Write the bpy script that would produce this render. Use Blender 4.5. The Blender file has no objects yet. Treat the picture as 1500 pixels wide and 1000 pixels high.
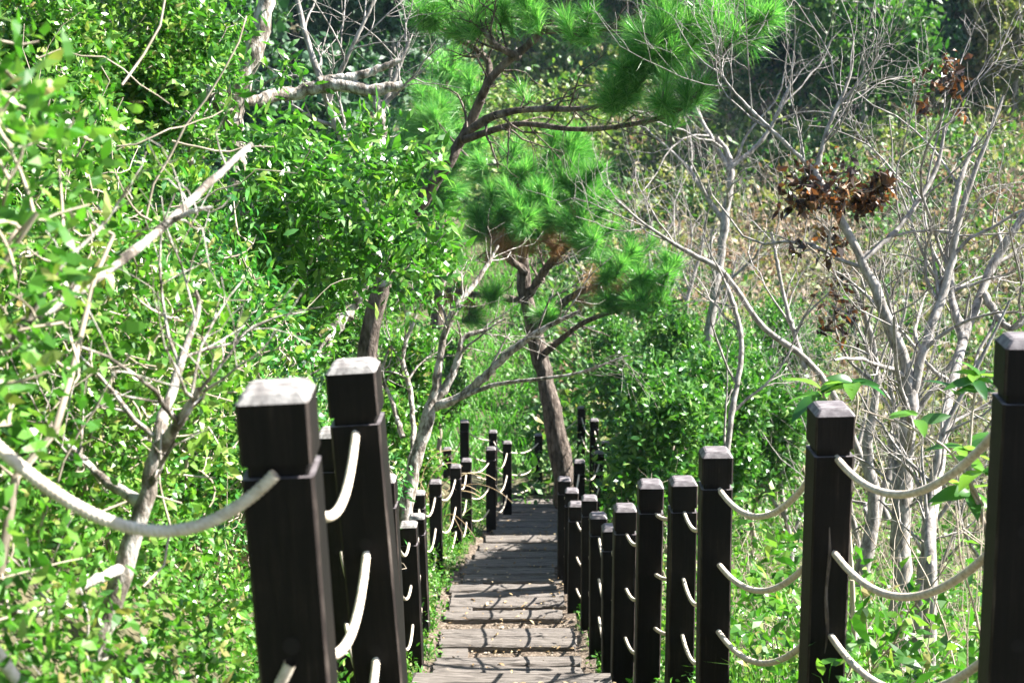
import bpy, math, random
import numpy as np
from mathutils import Vector, Matrix

# ------------------------------------------------------------------ camera, world, sun, exposure
scene = bpy.context.scene
PITCH = math.radians(12.0)
F = 2000.0                       # focal length in pixels of a 1500 px wide frame
CP, SP = math.cos(PITCH), math.sin(PITCH)

cam_data = bpy.data.cameras.new('camera')
cam = bpy.data.objects.new('camera', cam_data)
scene.collection.objects.link(cam)
cam_data.sensor_width = 36.0
cam_data.lens = 36.0 * F / 1500.0
cam_data.clip_start = 0.05
cam_data.clip_end = 800.0
cam.location = (0, 0, 0)
cam.rotation_euler = (math.radians(90) - PITCH, 0, 0)
cam_data.dof.use_dof = True
cam_data.dof.focus_distance = 6.5
cam_data.dof.aperture_fstop = 5.4
scene.camera = cam

SUN_EL, SUN_AZ = math.radians(43), math.radians(10)      # azimuth from +x towards +y
world = bpy.data.worlds.new('World')
scene.world = world
world.use_nodes = True
nt = world.node_tree
nt.nodes.clear()
sky = nt.nodes.new('ShaderNodeTexSky')
sky.sky_type = 'NISHITA'
sky.sun_disc = False
sky.sun_elevation = SUN_EL
sky.sun_rotation = math.pi / 2 - SUN_AZ
bg = nt.nodes.new('ShaderNodeBackground')
bg.inputs['Strength'].default_value = 0.055
wo = nt.nodes.new('ShaderNodeOutputWorld')
nt.links.new(sky.outputs[0], bg.inputs[0])
nt.links.new(bg.outputs[0], wo.inputs[0])

sun_data = bpy.data.lights.new('sun', 'SUN')
sun_data.energy = 5.0
sun_data.angle = math.radians(0.5)
sun_data.color = (1.0, 0.965, 0.91)
sun = bpy.data.objects.new('sun', sun_data)
scene.collection.objects.link(sun)
SDIR = Vector((math.cos(SUN_EL) * math.cos(SUN_AZ), math.cos(SUN_EL) * math.sin(SUN_AZ), math.sin(SUN_EL)))
sun.rotation_euler = SDIR.to_track_quat('Z', 'Y').to_euler()
sun.location = SDIR * 60

scene.view_settings.view_transform = 'Standard'
scene.view_settings.look = 'None'
scene.view_settings.exposure = 2.45
scene.view_settings.gamma = 1.0
scene.render.engine = 'CYCLES'
scene.cycles.use_denoising = True
scene.cycles.max_bounces = 7
scene.cycles.diffuse_bounces = 3
scene.cycles.glossy_bounces = 2
scene.cycles.transmission_bounces = 4
scene.cycles.transparent_max_bounces = 4
scene.cycles.sample_clamp_indirect = 6.0

COL = scene.collection
R = np.random.default_rng(7)


# ------------------------------------------------------------------ helpers
def P(px, py, d):
    """world point at pixel (1500 x 1000 frame) and depth d along the axis"""
    u, v = (px - 750.0) / F, (py - 500.0) / F
    return np.array((d * u, d * (CP - v * SP), -d * (SP + v * CP)))


def norm(a):
    return a / np.maximum(np.linalg.norm(a, axis=-1, keepdims=True), 1e-9)


def make_mesh(name, verts, faces, smooth=False, mats=None, mat_idx=None):
    """faces: (N,k) array or list of such arrays"""
    if not isinstance(faces, (list, tuple)):
        faces = [faces]
    faces = [np.asarray(f, dtype=np.int32) for f in faces if len(f)]
    me = bpy.data.meshes.new(name)
    verts = np.asarray(verts, dtype=np.float32)
    me.vertices.add(len(verts))
    me.vertices.foreach_set('co', verts.ravel())
    loops = np.concatenate([f.ravel() for f in faces])
    tot = np.concatenate([np.full(len(f), f.shape[1], dtype=np.int32) for f in faces])
    start = np.concatenate([[0], np.cumsum(tot)[:-1]]).astype(np.int32)
    me.loops.add(len(loops))
    me.loops.foreach_set('vertex_index', loops)
    me.polygons.add(len(tot))
    me.polygons.foreach_set('loop_start', start)
    if mat_idx is not None:
        me.polygons.foreach_set('material_index', np.asarray(mat_idx, dtype=np.int32))
    me.polygons.foreach_set('use_smooth', np.full(len(tot), bool(smooth)))
    me.update(calc_edges=True)
    for m in (mats or []):
        me.materials.append(m)
    return me


def obj(name, me, parent=None, loc=None, **props):
    o = bpy.data.objects.new(name, me)
    COL.objects.link(o)
    if parent is not None:
        o.parent = parent
    if loc is not None:
        o.location = loc
    for k, v in props.items():
        o[k] = v
    return o


def thing(name, label, category, loc=(0, 0, 0), group=None):
    o = bpy.data.objects.new(name, None)
    o.empty_display_size = 0.1
    COL.objects.link(o)
    o.location = loc
    o['label'] = label
    o['category'] = category
    if group:
        o['group'] = group
    return o


def copy_tree(o, parent=None):
    c = o.copy()
    COL.objects.link(c)
    c.parent = parent
    for ch in list(o.children):
        copy_tree(ch, c)
    return c


def tubes(pts, rad, sides):
    """pts (B,n,3) rad (B,n) -> verts, quads"""
    B, n, _ = pts.shape
    t = norm(np.gradient(pts, axis=1))
    mean = norm(t.mean(axis=1))
    ref = np.where(np.abs(mean[:, 2:3]) > 0.8, np.array([[1.0, 0.13, 0]]), np.array([[0.07, 0.1, 1.0]]))
    a = norm(np.cross(t, ref[:, None, :]))
    b = np.cross(t, a)
    ang = np.arange(sides) * 2 * np.pi / sides
    ring = a[:, :, None, :] * np.cos(ang)[None, None, :, None] + b[:, :, None, :] * np.sin(ang)[None, None, :, None]
    v = pts[:, :, None, :] + ring * rad[:, :, None, None]
    v = v.reshape(-1, 3)
    i = np.arange(n - 1)[:, None] * sides
    k = np.arange(sides)[None, :]
    k2 = (k + 1) % sides
    q = np.stack([i + k, i + k2, i + sides + k2, i + sides + k], -1).reshape(-1, 4)
    q = (q[None] + (np.arange(B) * n * sides)[:, None, None]).reshape(-1, 4)
    return v, q


class Geo:
    def __init__(self):
        self.v, self.f, self.n = [], {}, 0

    def add(self, v, f):
        f = np.asarray(f)
        self.f.setdefault(f.shape[1], []).append(f + self.n)
        self.v.append(v)
        self.n += len(v)

    def tubes(self, pts, rad, sides=5):
        if len(pts):
            self.add(*tubes(pts, rad, sides))

    def mesh(self, name, mat, smooth=False):
        return make_mesh(name, np.concatenate(self.v), [np.concatenate(x) for x in self.f.values()], smooth, [mat])

    def tris(self):
        return sum(len(x) * (k - 2) for k, xs in self.f.items() for x in xs)


def spline(p, n):
    """Catmull-Rom resample of control points (m,k) to n rows"""
    p = np.asarray(p, float)
    q = np.vstack([2 * p[0] - p[1], p, 2 * p[-1] - p[-2]])
    m = len(p) - 1
    t = np.linspace(0, m, n)
    i = np.minimum(t.astype(int), m - 1)
    u = (t - i)[:, None]
    a, b, c, d = q[i], q[i + 1], q[i + 2], q[i + 3]
    return 0.5 * (2 * b + (c - a) * u + (2 * a - 5 * b + 4 * c - d) * u * u + (3 * b - a - 3 * c + d) * u ** 3)


def limb(ctrl, n=14, wob=0.0):
    """ctrl rows: px, py, depth, width in pixels -> pts (1,n,3), rad (1,n)"""
    ctrl = np.asarray(ctrl, float)
    p = np.array([P(*c[:3]) for c in ctrl])
    r = ctrl[:, 3] / F * ctrl[:, 2] / 2
    s = spline(np.hstack([p, r[:, None]]), n)
    kn = np.convolve(R.normal(0, 1, n + 4), [0.2, 0.6, 0.2], 'same')[2:-2]
    s[:, 3] *= 1 + 0.10 * kn
    s[:, :3] += np.stack([np.convolve(R.normal(0, 1, n + 4), [0.25, 0.5, 0.25], 'same')[2:-2] for _ in range(3)], -1) * s[:, 3:] * 0.10 * (np.arange(n) > 0)[:, None]
    if wob:
        w = R.normal(0, wob, (n, 3))
        w[0] = 0
        s[:, :3] += w
    return s[None, :, :3], np.maximum(s[None, :, 3], 0.002)


def kids(pts, rad, k, t0, t1, ang, length, n, wob, bias=(0, 0, 0), rs=0.6, taper=0.35, rmin=0.0012, rng=None):
    """k children on each parent polyline"""
    g = rng or R
    B, m, _ = pts.shape
    idx = np.repeat(np.arange(B), k)
    t = g.uniform(t0, t1, B * k) * (m - 1)
    i = np.minimum(t.astype(int), m - 2)
    u = (t - i)[:, None]
    p = pts[idx, i] * (1 - u) + pts[idx, i + 1] * u
    tan = norm(pts[idx, i + 1] - pts[idx, i])
    r0 = (rad[idx, i] * (1 - u[:, 0]) + rad[idx, i + 1] * u[:, 0]) * rs
    perp = norm(np.cross(tan, g.normal(size=(B * k, 3))))
    a = g.uniform(ang[0], ang[1], B * k)[:, None]
    d = norm(np.cos(a) * tan + np.sin(a) * perp + np.asarray(bias))
    L = g.uniform(length[0], length[1], B * k)
    out = np.empty((B * k, n, 3))
    out[:, 0] = p
    for j in range(1, n):
        d = norm(d + g.normal(0, wob, (B * k, 3)) + np.asarray(bias) * 0.35)
        out[:, j] = out[:, j - 1] + d * (L / (n - 1))[:, None]
    rr = np.maximum(r0[:, None] * np.linspace(1, taper, n)[None], rmin)
    return out, rr


def connect(skel, targets, rad_tip=0.003, n=6, sag=0.12, rng=None, rad_gain=0.5, rmax=0.02):
    """grow one curved twig from the nearest skeleton node to each target (closest first)"""
    g = rng or R
    nodes = [np.asarray(skel)]
    allp = np.asarray(skel).copy()
    tg = np.asarray(targets)
    order = np.argsort(((tg[:, None, :] - allp[None, ::3, :]) ** 2).sum(-1).min(1)) if len(allp) > 3 else np.arange(len(tg))
    out = []
    for j in order:
        q = tg[j]
        d2 = ((allp - q) ** 2).sum(1)
        b = allp[d2.argmin()]
        L = math.sqrt(d2.min()) + 1e-6
        t = np.linspace(0, 1, n)[:, None]
        mid = g.normal(0, 1, 3) * L * sag
        pl = b * (1 - t) + q * t + mid * (t * (1 - t) * 4) + np.array([0, 0, -sag * L]) * (t * (1 - t) * 2)
        out.append(pl)
        allp = np.vstack([allp, pl[2:]])
    out = np.array(out)
    L = np.linalg.norm(out[:, -1] - out[:, 0], axis=1)
    r0 = np.minimum(rad_tip + L * rad_gain * 0.03, rmax)
    rad = r0[:, None] * np.linspace(1, 0.0, n)[None] + rad_tip * np.linspace(0, 1, n)[None]
    return out, rad


def leaves(pos, dirs, size, width=0.3, droop=0.12, fold=0.12, up=0.6, rng=None):
    """one bent pointed leaf (6 verts, 4 tris) at each pos along dirs"""
    g = rng or R
    N = len(pos)
    d = norm(dirs)
    nrm = norm(np.array([0, 0, up]) + g.normal(0, 0.75, (N, 3)))
    s = norm(np.cross(d, nrm))
    nn = np.cross(s, d)
    L = (size if np.ndim(size) else np.full(N, size))[:, None]
    w = L * width * g.uniform(0.75, 1.2, (N, 1)) * 0.5
    dr = L * droop * g.uniform(0.2, 2.2, (N, 1))
    tw = g.normal(0, fold * 1.6, (N, 1)) * w
    a, b = 0.30, 0.66
    v = np.stack([pos,
                  pos + d * L * a + s * w * 0.95 + nn * (tw + dr * 0.25),
                  pos + d * L * a - s * w * 0.95 + nn * (dr * 0.25 - tw),
                  pos + d * L * b + s * w * 0.80 - nn * (tw * 1.5 + dr * 0.1),
                  pos + d * L * b - s * w * 0.80 + nn * (tw * 1.5 - dr * 0.1),
                  pos + d * L - nn * dr], 1).reshape(-1, 3)
    tri = np.array([[0, 2, 1], [1, 2, 4], [1, 4, 3], [3, 4, 5]])
    fc = (tri[None] + (np.arange(N) * 6)[:, None, None]).reshape(-1, 3)
    return v, fc


def leaf_whorl(tips, m, spread, size, outward=None, up=0.3, rng=None, along=0.0, **kw):
    """m leaves round every tip point"""
    g = rng or R
    N = len(tips)
    p = np.repeat(tips, m, 0)
    d = norm(g.normal(size=(N * m, 3)) + np.array([0, 0, up]) + (0 if outward is None else np.repeat(outward, m, 0)))
    p = p + g.normal(0, spread, (N * m, 3)) + d * along
    sz = g.uniform(size[0], size[1], N * m)
    return leaves(p, d, sz, rng=g, **kw)


def blades(pos, dirs, length, width, bend=0.4, rng=None):
    """bent grass blade or needle: 5 verts, 3 tris"""
    g = rng or R
    N = len(pos)
    d = norm(dirs)
    s = norm(np.cross(d, g.normal(size=(N, 3))))
    L = (length if np.ndim(length) else np.full(N, length))[:, None]
    w = (width if np.ndim(width) else np.full(N, width))[:, None] * 0.5
    dr = np.array([0, 0, -1.0])
    mid = pos + d * L * 0.55 + dr * L * bend * 0.15
    tip = pos + d * L * 0.95 + dr * L * bend * 0.6
    v = np.stack([pos - s * w, pos + s * w, mid - s * w * 0.8, mid + s * w * 0.8, tip], 1).reshape(-1, 3)
    tri = np.array([[0, 1, 3], [0, 3, 2], [2, 3, 4]])
    return v, (tri[None] + (np.arange(N) * 5)[:, None, None]).reshape(-1, 3)


def ellipsoid_points(c, r, n, shell=0.55, rng=None):
    g = rng or R
    d = norm(g.normal(size=(n, 3)))
    rr = g.uniform(shell ** 3, 1, n) ** (1 / 3)
    lump = 1 + 0.18 * np.sin(d[:, :1] * 5 + d[:, 1:2] * 4) + 0.12 * np.sin(d[:, 2:3] * 9 + d[:, :1] * 7)
    return np.asarray(c) + d * rr[:, None] * np.asarray(r) * lump, d


def bevel_box(sx, sy, sz, b, z0=0.0):
    """box centred in x,y from z0 up with bevelled long edges and top/bottom rims -> verts, faces(list)"""
    hx, hy = sx / 2, sy / 2

    def ring(ix, z):
        x, y = hx - ix, hy - ix
        c = b
        return [(-x + c, -y, z), (x - c, -y, z), (x, -y + c, z), (x, y - c, z), (x - c, y, z), (-x + c, y, z), (-x, y - c, z), (-x, -y + c, z)]
    v = ring(0, z0) + ring(0, z0 + sz)
    q = [(i, (i + 1) % 8, 8 + (i + 1) % 8, 8 + i) for i in range(8)]
    return np.array(v), np.array(q)


# ------------------------------------------------------------------ materials
def mat_new(name):
    m = bpy.data.materials.new(name)
    m.use_nodes = True
    n = m.node_tree
    n.nodes.clear()
    out = n.nodes.new('ShaderNodeOutputMaterial')
    return m, n, out


def nd(n, typ, **kw):
    x = n.nodes.new(typ)
    for k, v in kw.items():
        if k in x.inputs:
            x.inputs[k].default_value = v
        else:
            setattr(x, k, v)
    return x


def ramp(n, cols, pos=None, interp='LINEAR'):
    r = n.nodes.new('ShaderNodeValToRGB')
    r.color_ramp.interpolation = interp
    e = r.color_ramp.elements
    pos = pos or [i / (len(cols) - 1) for i in range(len(cols))]
    while len(e) < len(cols):
        e.new(0.5)
    for i, (c, p) in enumerate(zip(cols, pos)):
        e[i].position = p
        e[i].color = (*c, 1)
    return r


def leaf_mat(name, cols, rough=0.42, trans=0.35, spec=0.45, tcol=(0.95, 1.3, 0.5), pos=None):
    m, n, out = mat_new(name)
    geo = n.nodes.new('ShaderNodeNewGeometry')
    r = ramp(n, cols, pos)
    n.links.new(geo.outputs['Random Per Island'], r.inputs[0])
    p = nd(n, 'ShaderNodeBsdfPrincipled', Roughness=rough)
    p.inputs['Specular IOR Level'].default_value = spec
    n.links.new(r.outputs[0], p.inputs['Base Color'])
    mul = nd(n, 'ShaderNodeMixRGB', blend_type='MULTIPLY')
    mul.inputs[0].default_value = 1
    mul.inputs[2].default_value = (*tcol, 1)
    n.links.new(r.outputs[0], mul.inputs[1])
    t = n.nodes.new('ShaderNodeBsdfTranslucent')
    n.links.new(mul.outputs[0], t.inputs[0])
    mx = n.nodes.new('ShaderNodeMixShader')
    mx.inputs[0].default_value = trans
    n.links.new(p.outputs[0], mx.inputs[1])
    n.links.new(t.outputs[0], mx.inputs[2])
    n.links.new(mx.outputs[0], out.inputs[0])
    return m


def noise_mat(name, cols, scale, rough=0.8, bump=0.3, stretch=(1, 1, 1), detail=6, pos=None, bscale=None, spec=0.3, dist=0.02, coord='Object', rand=False):
    m, n, out = mat_new(name)
    tc = n.nodes.new('ShaderNodeTexCoord')
    mp = n.nodes.new('ShaderNodeMapping')
    mp.inputs['Scale'].default_value = stretch
    if rand:
        oi = n.nodes.new('ShaderNodeObjectInfo')
        off = nd(n, 'ShaderNodeVectorMath', operation='SCALE')
        off.inputs[0].default_value = (13.0, 7.0, 29.0)
        n.links.new(oi.outputs['Random'], off.inputs['Scale'])
        ad = nd(n, 'ShaderNodeVectorMath', operation='ADD')
        n.links.new(tc.outputs[coord], ad.inputs[0])
        n.links.new(off.outputs[0], ad.inputs[1])
        n.links.new(ad.outputs[0], mp.inputs[0])
    else:
        n.links.new(tc.outputs[coord], mp.inputs[0])
    no = nd(n, 'ShaderNodeTexNoise', Scale=scale, Detail=detail, Roughness=0.62)
    n.links.new(mp.outputs[0], no.inputs['Vector'])
    r = ramp(n, cols, pos)
    n.links.new(no.outputs['Fac'], r.inputs[0])
    p = nd(n, 'ShaderNodeBsdfPrincipled', Roughness=rough)
    p.inputs['Specular IOR Level'].default_value = spec
    n.links.new(r.outputs[0], p.inputs['Base Color'])
    if bump:
        no2 = nd(n, 'ShaderNodeTexNoise', Scale=bscale or scale * 1.7, Detail=5, Roughness=0.6)
        n.links.new(mp.outputs[0], no2.inputs['Vector'])
        bp = nd(n, 'ShaderNodeBump', Strength=bump, Distance=dist)
        n.links.new(no2.outputs['Fac'], bp.inputs['Height'])
        n.links.new(bp.outputs[0], p.inputs['Normal'])
    n.links.new(p.outputs[0], out.inputs[0])
    return m


M = {}
def post_mat(name, cols, rough):
    m, n, out = mat_new(name)
    tc = n.nodes.new('ShaderNodeTexCoord')
    oi = n.nodes.new('ShaderNodeObjectInfo')
    off = nd(n, 'ShaderNodeVectorMath', operation='SCALE')
    off.inputs[0].default_value = (13.0, 7.0, 29.0)
    n.links.new(oi.outputs['Random'], off.inputs['Scale'])
    ad = nd(n, 'ShaderNodeVectorMath', operation='ADD')
    n.links.new(tc.outputs['Object'], ad.inputs[0])
    n.links.new(off.outputs[0], ad.inputs[1])
    mp = n.nodes.new('ShaderNodeMapping')
    mp.inputs['Scale'].default_value = (60, 60, 3.2)
    n.links.new(ad.outputs[0], mp.inputs[0])
    grain = nd(n, 'ShaderNodeTexNoise', Scale=1.6, Detail=5, Roughness=0.65)
    n.links.new(mp.outputs[0], grain.inputs['Vector'])
    patch = nd(n, 'ShaderNodeTexNoise', Scale=6.5, Detail=4, Roughness=0.6)
    n.links.new(ad.outputs[0], patch.inputs['Vector'])
    ma = nd(n, 'ShaderNodeMath', operation='MULTIPLY_ADD')
    ma.inputs[1].default_value = 0.55
    n.links.new(grain.outputs['Fac'], ma.inputs[0])
    mb = nd(n, 'ShaderNodeMath', operation='MULTIPLY')
    mb.inputs[1].default_value = 0.45
    n.links.new(patch.outputs['Fac'], mb.inputs[0])
    n.links.new(mb.outputs[0], ma.inputs[2])
    r = ramp(n, cols, [0.34, 0.5, 0.6, 0.72])
    n.links.new(ma.outputs[0], r.inputs[0])
    p = nd(n, 'ShaderNodeBsdfPrincipled', Roughness=rough)
    p.inputs['Specular IOR Level'].default_value = 0.16
    n.links.new(r.outputs[0], p.inputs['Base Color'])
    bp = nd(n, 'ShaderNodeBump', Strength=0.35, Distance=0.004)
    n.links.new(grain.outputs['Fac'], bp.inputs['Height'])
    n.links.new(bp.outputs[0], p.inputs['Normal'])
    n.links.new(p.outputs[0], out.inputs[0])
    return m


M['post'] = post_mat('dark_stained_timber', [(0.0015, 0.0012, 0.0011), (0.0036, 0.0027, 0.0025), (0.0085, 0.006, 0.005), (0.034, 0.025, 0.02)], 0.62)
M['hole'] = noise_mat('bored_hole_shadowed_wood', [(0.004, 0.003, 0.0025), (0.012, 0.009, 0.007)], 20, rough=0.9, bump=0)  # flat disc at the rope entry, the hole's shade put into its colour
M['post_edge'] = post_mat('sunlit_worn_timber_edge', [(0.006, 0.005, 0.004), (0.02, 0.015, 0.013), (0.06, 0.048, 0.04), (0.13, 0.11, 0.095)], 0.7)  # edge wear, plus the sun's bright edge line put into the colour
M['post_top'] = noise_mat('sky_tinted_weathered_end_grain', [(0.05, 0.042, 0.044), (0.12, 0.105, 0.108), (0.24, 0.22, 0.22)], 22, rough=0.6, bump=0.5,
                          pos=[0.3, 0.5, 0.7], dist=0.004, stretch=(1, 2.5, 1))  # weathered grey with a violet tint of reflected sky in the colour
M['post_top_pale'] = noise_mat('bleached_end_grain', [(0.05, 0.043, 0.04), (0.15, 0.138, 0.13), (0.30, 0.285, 0.27)], 26, rough=0.75, bump=0.6,
                               pos=[0.3, 0.45, 0.62], dist=0.004)
M['plank'] = noise_mat('weathered_grey_plank', [(0.016, 0.012, 0.010), (0.08, 0.068, 0.058), (0.155, 0.135, 0.118), (0.23, 0.205, 0.185)], 4.0, rough=0.85, bump=0.7,
                       stretch=(0.9, 30, 20), pos=[0.3, 0.44, 0.58, 0.8], dist=0.008, rand=True)
M['rope'] = noise_mat('off_white_rope', [(0.34, 0.28, 0.21), (0.52, 0.45, 0.36), (0.66, 0.59, 0.50)], 60, rough=0.9, bump=0.4, pos=[0.3, 0.5, 0.7], dist=0.002)
M['bark_pale'] = noise_mat('pale_lichen_bark', [(0.04, 0.032, 0.025), (0.15, 0.125, 0.10), (0.34, 0.31, 0.275), (0.50, 0.475, 0.44)], 26, rough=0.85, bump=0.9,
                           stretch=(1, 1, 0.45), pos=[0.33, 0.45, 0.55, 0.68], dist=0.015)
M['bark_grey'] = noise_mat('silver_grey_bark', [(0.08, 0.068, 0.058), (0.22, 0.20, 0.18), (0.37, 0.345, 0.32)], 30, rough=0.8, bump=0.5,
                           stretch=(1, 1, 0.5), pos=[0.3, 0.48, 0.66], dist=0.008)
M['twig'] = noise_mat('tan_twig_bark', [(0.16, 0.125, 0.09), (0.34, 0.285, 0.22), (0.48, 0.42, 0.34)], 7, rough=0.85, bump=0, pos=[0.3, 0.5, 0.7])
M['bark_pine'] = noise_mat('plated_pine_bark', [(0.02, 0.015, 0.012), (0.07, 0.053, 0.042), (0.15, 0.12, 0.10), (0.26, 0.22, 0.19)], 14, rough=0.9, bump=1.0,
                           stretch=(1.4, 1.4, 0.5), pos=[0.32, 0.45, 0.58, 0.75], dist=0.03)
M['soil'] = noise_mat('leaf_litter_soil', [(0.025, 0.02, 0.012), (0.05, 0.05, 0.022), (0.095, 0.08, 0.045), (0.06, 0.085, 0.025)], 3.5, rough=0.95, bump=0.8, pos=[0.3, 0.45, 0.58, 0.72], dist=0.04)
M['gravel_bed'] = noise_mat('gravel_and_litter', [(0.04, 0.03, 0.02), (0.12, 0.09, 0.065), (0.27, 0.22, 0.17)], 38, rough=0.95, bump=1.0, pos=[0.32, 0.5, 0.68], dist=0.02)
M['stone'] = leaf_mat('pale_stones', [(0.09, 0.07, 0.05), (0.20, 0.165, 0.125), (0.42, 0.37, 0.30)], rough=0.9, trans=0.0, spec=0.2)
M['litter'] = leaf_mat('dead_leaves', [(0.12, 0.07, 0.03), (0.28, 0.19, 0.09), (0.42, 0.33, 0.19)], rough=0.7, trans=0.2, tcol=(1.1, 0.9, 0.6))
M['thicket_b'] = leaf_mat('yellow_green_leaf', [(0.04, 0.12, 0.014), (0.085, 0.20, 0.024), (0.16, 0.28, 0.045), (0.28, 0.33, 0.10)], rough=0.35, spec=0.42, trans=0.4)
M['thicket_c'] = leaf_mat('fresh_green_leaf', [(0.018, 0.09, 0.02), (0.035, 0.16, 0.03), (0.07, 0.24, 0.05), (0.15, 0.32, 0.10)], rough=0.32, spec=0.45, trans=0.35)
M['thicket'] = leaf_mat('light_green_leaf', [(0.026, 0.095, 0.012), (0.06, 0.18, 0.022), (0.115, 0.265, 0.035), (0.23, 0.33, 0.08), (0.24, 0.19, 0.07)], rough=0.33, spec=0.42, trans=0.38, pos=[0, 0.35, 0.7, 0.92, 1])
M['broad'] = leaf_mat('glossy_dark_green_leaf', [(0.03, 0.10, 0.015), (0.06, 0.18, 0.026), (0.12, 0.27, 0.04), (0.24, 0.34, 0.08)], rough=0.3, trans=0.38, spec=0.45, pos=[0, 0.4, 0.85, 1])
M['bush'] = leaf_mat('mid_green_leaf', [(0.026, 0.095, 0.018), (0.055, 0.16, 0.028), (0.105, 0.23, 0.042), (0.19, 0.29, 0.08)], rough=0.32, spec=0.45, trans=0.32, pos=[0, 0.4, 0.85, 1])
M['needle'] = leaf_mat('pine_needle', [(0.035, 0.15, 0.035), (0.08, 0.27, 0.058), (0.16, 0.38, 0.09), (0.32, 0.50, 0.19)], rough=0.3, trans=0.45, spec=0.45, tcol=(1.0, 1.3, 0.6))
M['needle_brown'] = leaf_mat('dead_pine_needle', [(0.18, 0.09, 0.035), (0.32, 0.18, 0.08), (0.42, 0.28, 0.14)], rough=0.5, trans=0.3, tcol=(1.1, 0.9, 0.6))
M['grass'] = leaf_mat('green_grass', [(0.03, 0.11, 0.012), (0.065, 0.20, 0.02), (0.12, 0.27, 0.035), (0.26, 0.28, 0.09)], rough=0.45, trans=0.4, pos=[0, 0.45, 0.85, 1])
M['meadow'] = leaf_mat('meadow_grass', [(0.05, 0.16, 0.025), (0.085, 0.24, 0.03), (0.14, 0.31, 0.05)], rough=0.5, trans=0.4)
M['straw'] = leaf_mat('dry_straw_grass', [(0.26, 0.18, 0.09), (0.45, 0.34, 0.19), (0.58, 0.47, 0.30)], rough=0.6, trans=0.3, tcol=(1, 0.95, 0.7))
M['scrub'] = leaf_mat('olive_scrub_leaf', [(0.06, 0.10, 0.025), (0.14, 0.16, 0.045), (0.24, 0.21, 0.09), (0.33, 0.26, 0.15)], rough=0.55, trans=0.35, pos=[0, 0.4, 0.75, 1])
M['tan'] = leaf_mat('dry_tan_leaf', [(0.16, 0.10, 0.06), (0.28, 0.20, 0.13), (0.38, 0.30, 0.21)], rough=0.7, trans=0.3, tcol=(1, 0.9, 0.7))
M['hill'] = leaf_mat('yellow_green_scrub_leaf', [(0.06, 0.12, 0.025), (0.12, 0.19, 0.04), (0.20, 0.25, 0.07), (0.28, 0.25, 0.12)], rough=0.55, trans=0.35)
M['scrub_green'] = leaf_mat('green_scrub_leaf', [(0.03, 0.095, 0.018), (0.06, 0.155, 0.028), (0.13, 0.21, 0.05)], rough=0.5, trans=0.35)
M['forest'] = leaf_mat('far_forest_leaf', [(0.012, 0.05, 0.018), (0.025, 0.08, 0.028), (0.06, 0.12, 0.05)], rough=0.55, trans=0.25)
M['rust'] = leaf_mat('withered_brown_leaf', [(0.022, 0.016, 0.016), (0.05, 0.032, 0.025), (0.10, 0.06, 0.035), (0.24, 0.125, 0.05), (0.12, 0.12, 0.045)], rough=0.35, trans=0.3, spec=0.45, tcol=(1.3, 0.8, 0.4), pos=[0, 0.4, 0.7, 0.88, 1])


def big_leaf_mat():
    m, n, out = mat_new('fresh_broad_leaf')
    oi = n.nodes.new('ShaderNodeObjectInfo')
    r = ramp(n, [(0.03, 0.12, 0.03), (0.09, 0.26, 0.03), (0.22, 0.42, 0.04)])
    n.links.new(oi.outputs['Random'], r.inputs[0])
    p = nd(n, 'ShaderNodeBsdfPrincipled', Roughness=0.32)
    p.inputs['Specular IOR Level'].default_value = 0.55
    n.links.new(r.outputs[0], p.inputs['Base Color'])
    t = n.nodes.new('ShaderNodeBsdfTranslucent')
    n.links.new(r.outputs[0], t.inputs[0])
    mx = n.nodes.new('ShaderNodeMixShader')
    mx.inputs[0].default_value = 0.6
    n.links.new(p.outputs[0], mx.inputs[1])
    n.links.new(t.outputs[0], mx.inputs[2])
    n.links.new(mx.outputs[0], out.inputs[0])
    return m


M['bigleaf'] = big_leaf_mat()

# ------------------------------------------------------------------ fence post survey: px, py of the top, front width in px
W0 = 0.12
RIGHT = [(1521, 500, 80, -0.02), (1224, 600, 59, -0.022), (1052, 664, 46, -0.014), (1003, 706, 39, -0.006), (955, 710, 37, -0.004), (917, 745, 33, 0.0),
         (897, 774, 29.3, -0.014), (877, 756, 25.6, -0.01), (864, 730, 23.2, -0.004), (844, 739, 21.6, 0), (838, 719, 20.2, 0.004), (827, 702, 19.2, 0.0),
         (849, 676, 16.6, 0.0), (879, 663, 14.8, 0), (888, 648, 13.7, 0), (871, 615, 12.6, 0), (852, 597, 11.6, 0)]
LEFT = [(-190, 330, 112, -0.03), (394, 574, 109, -0.042), (512, 536, 75, -0.065), (486, 634, 50, -0.03), (560, 702, 37, -0.03), (597, 769, 26.5, -0.028),
        (610, 757, 23.4, -0.028), (612, 722, 20.2, -0.02), (637, 706, 18.4, -0.006), (667, 683, 16.4, -0.004), (683, 674, 15.4, 0), (719, 657, 14.9, 0), (743, 648, 13.4, 0)]
END = [(722, 632, 12.6, 0), (680, 617, 12.9, 0.0), (655, 657, 12.2, 0.01)]
MID = [(789, 637, 11.6, 0)]


def post_place(s):
    px, py, w, lean = s
    d = W0 * F / w
    p = P(px, py, d)
    p[1] += W0 / 2
    return p, lean


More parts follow.
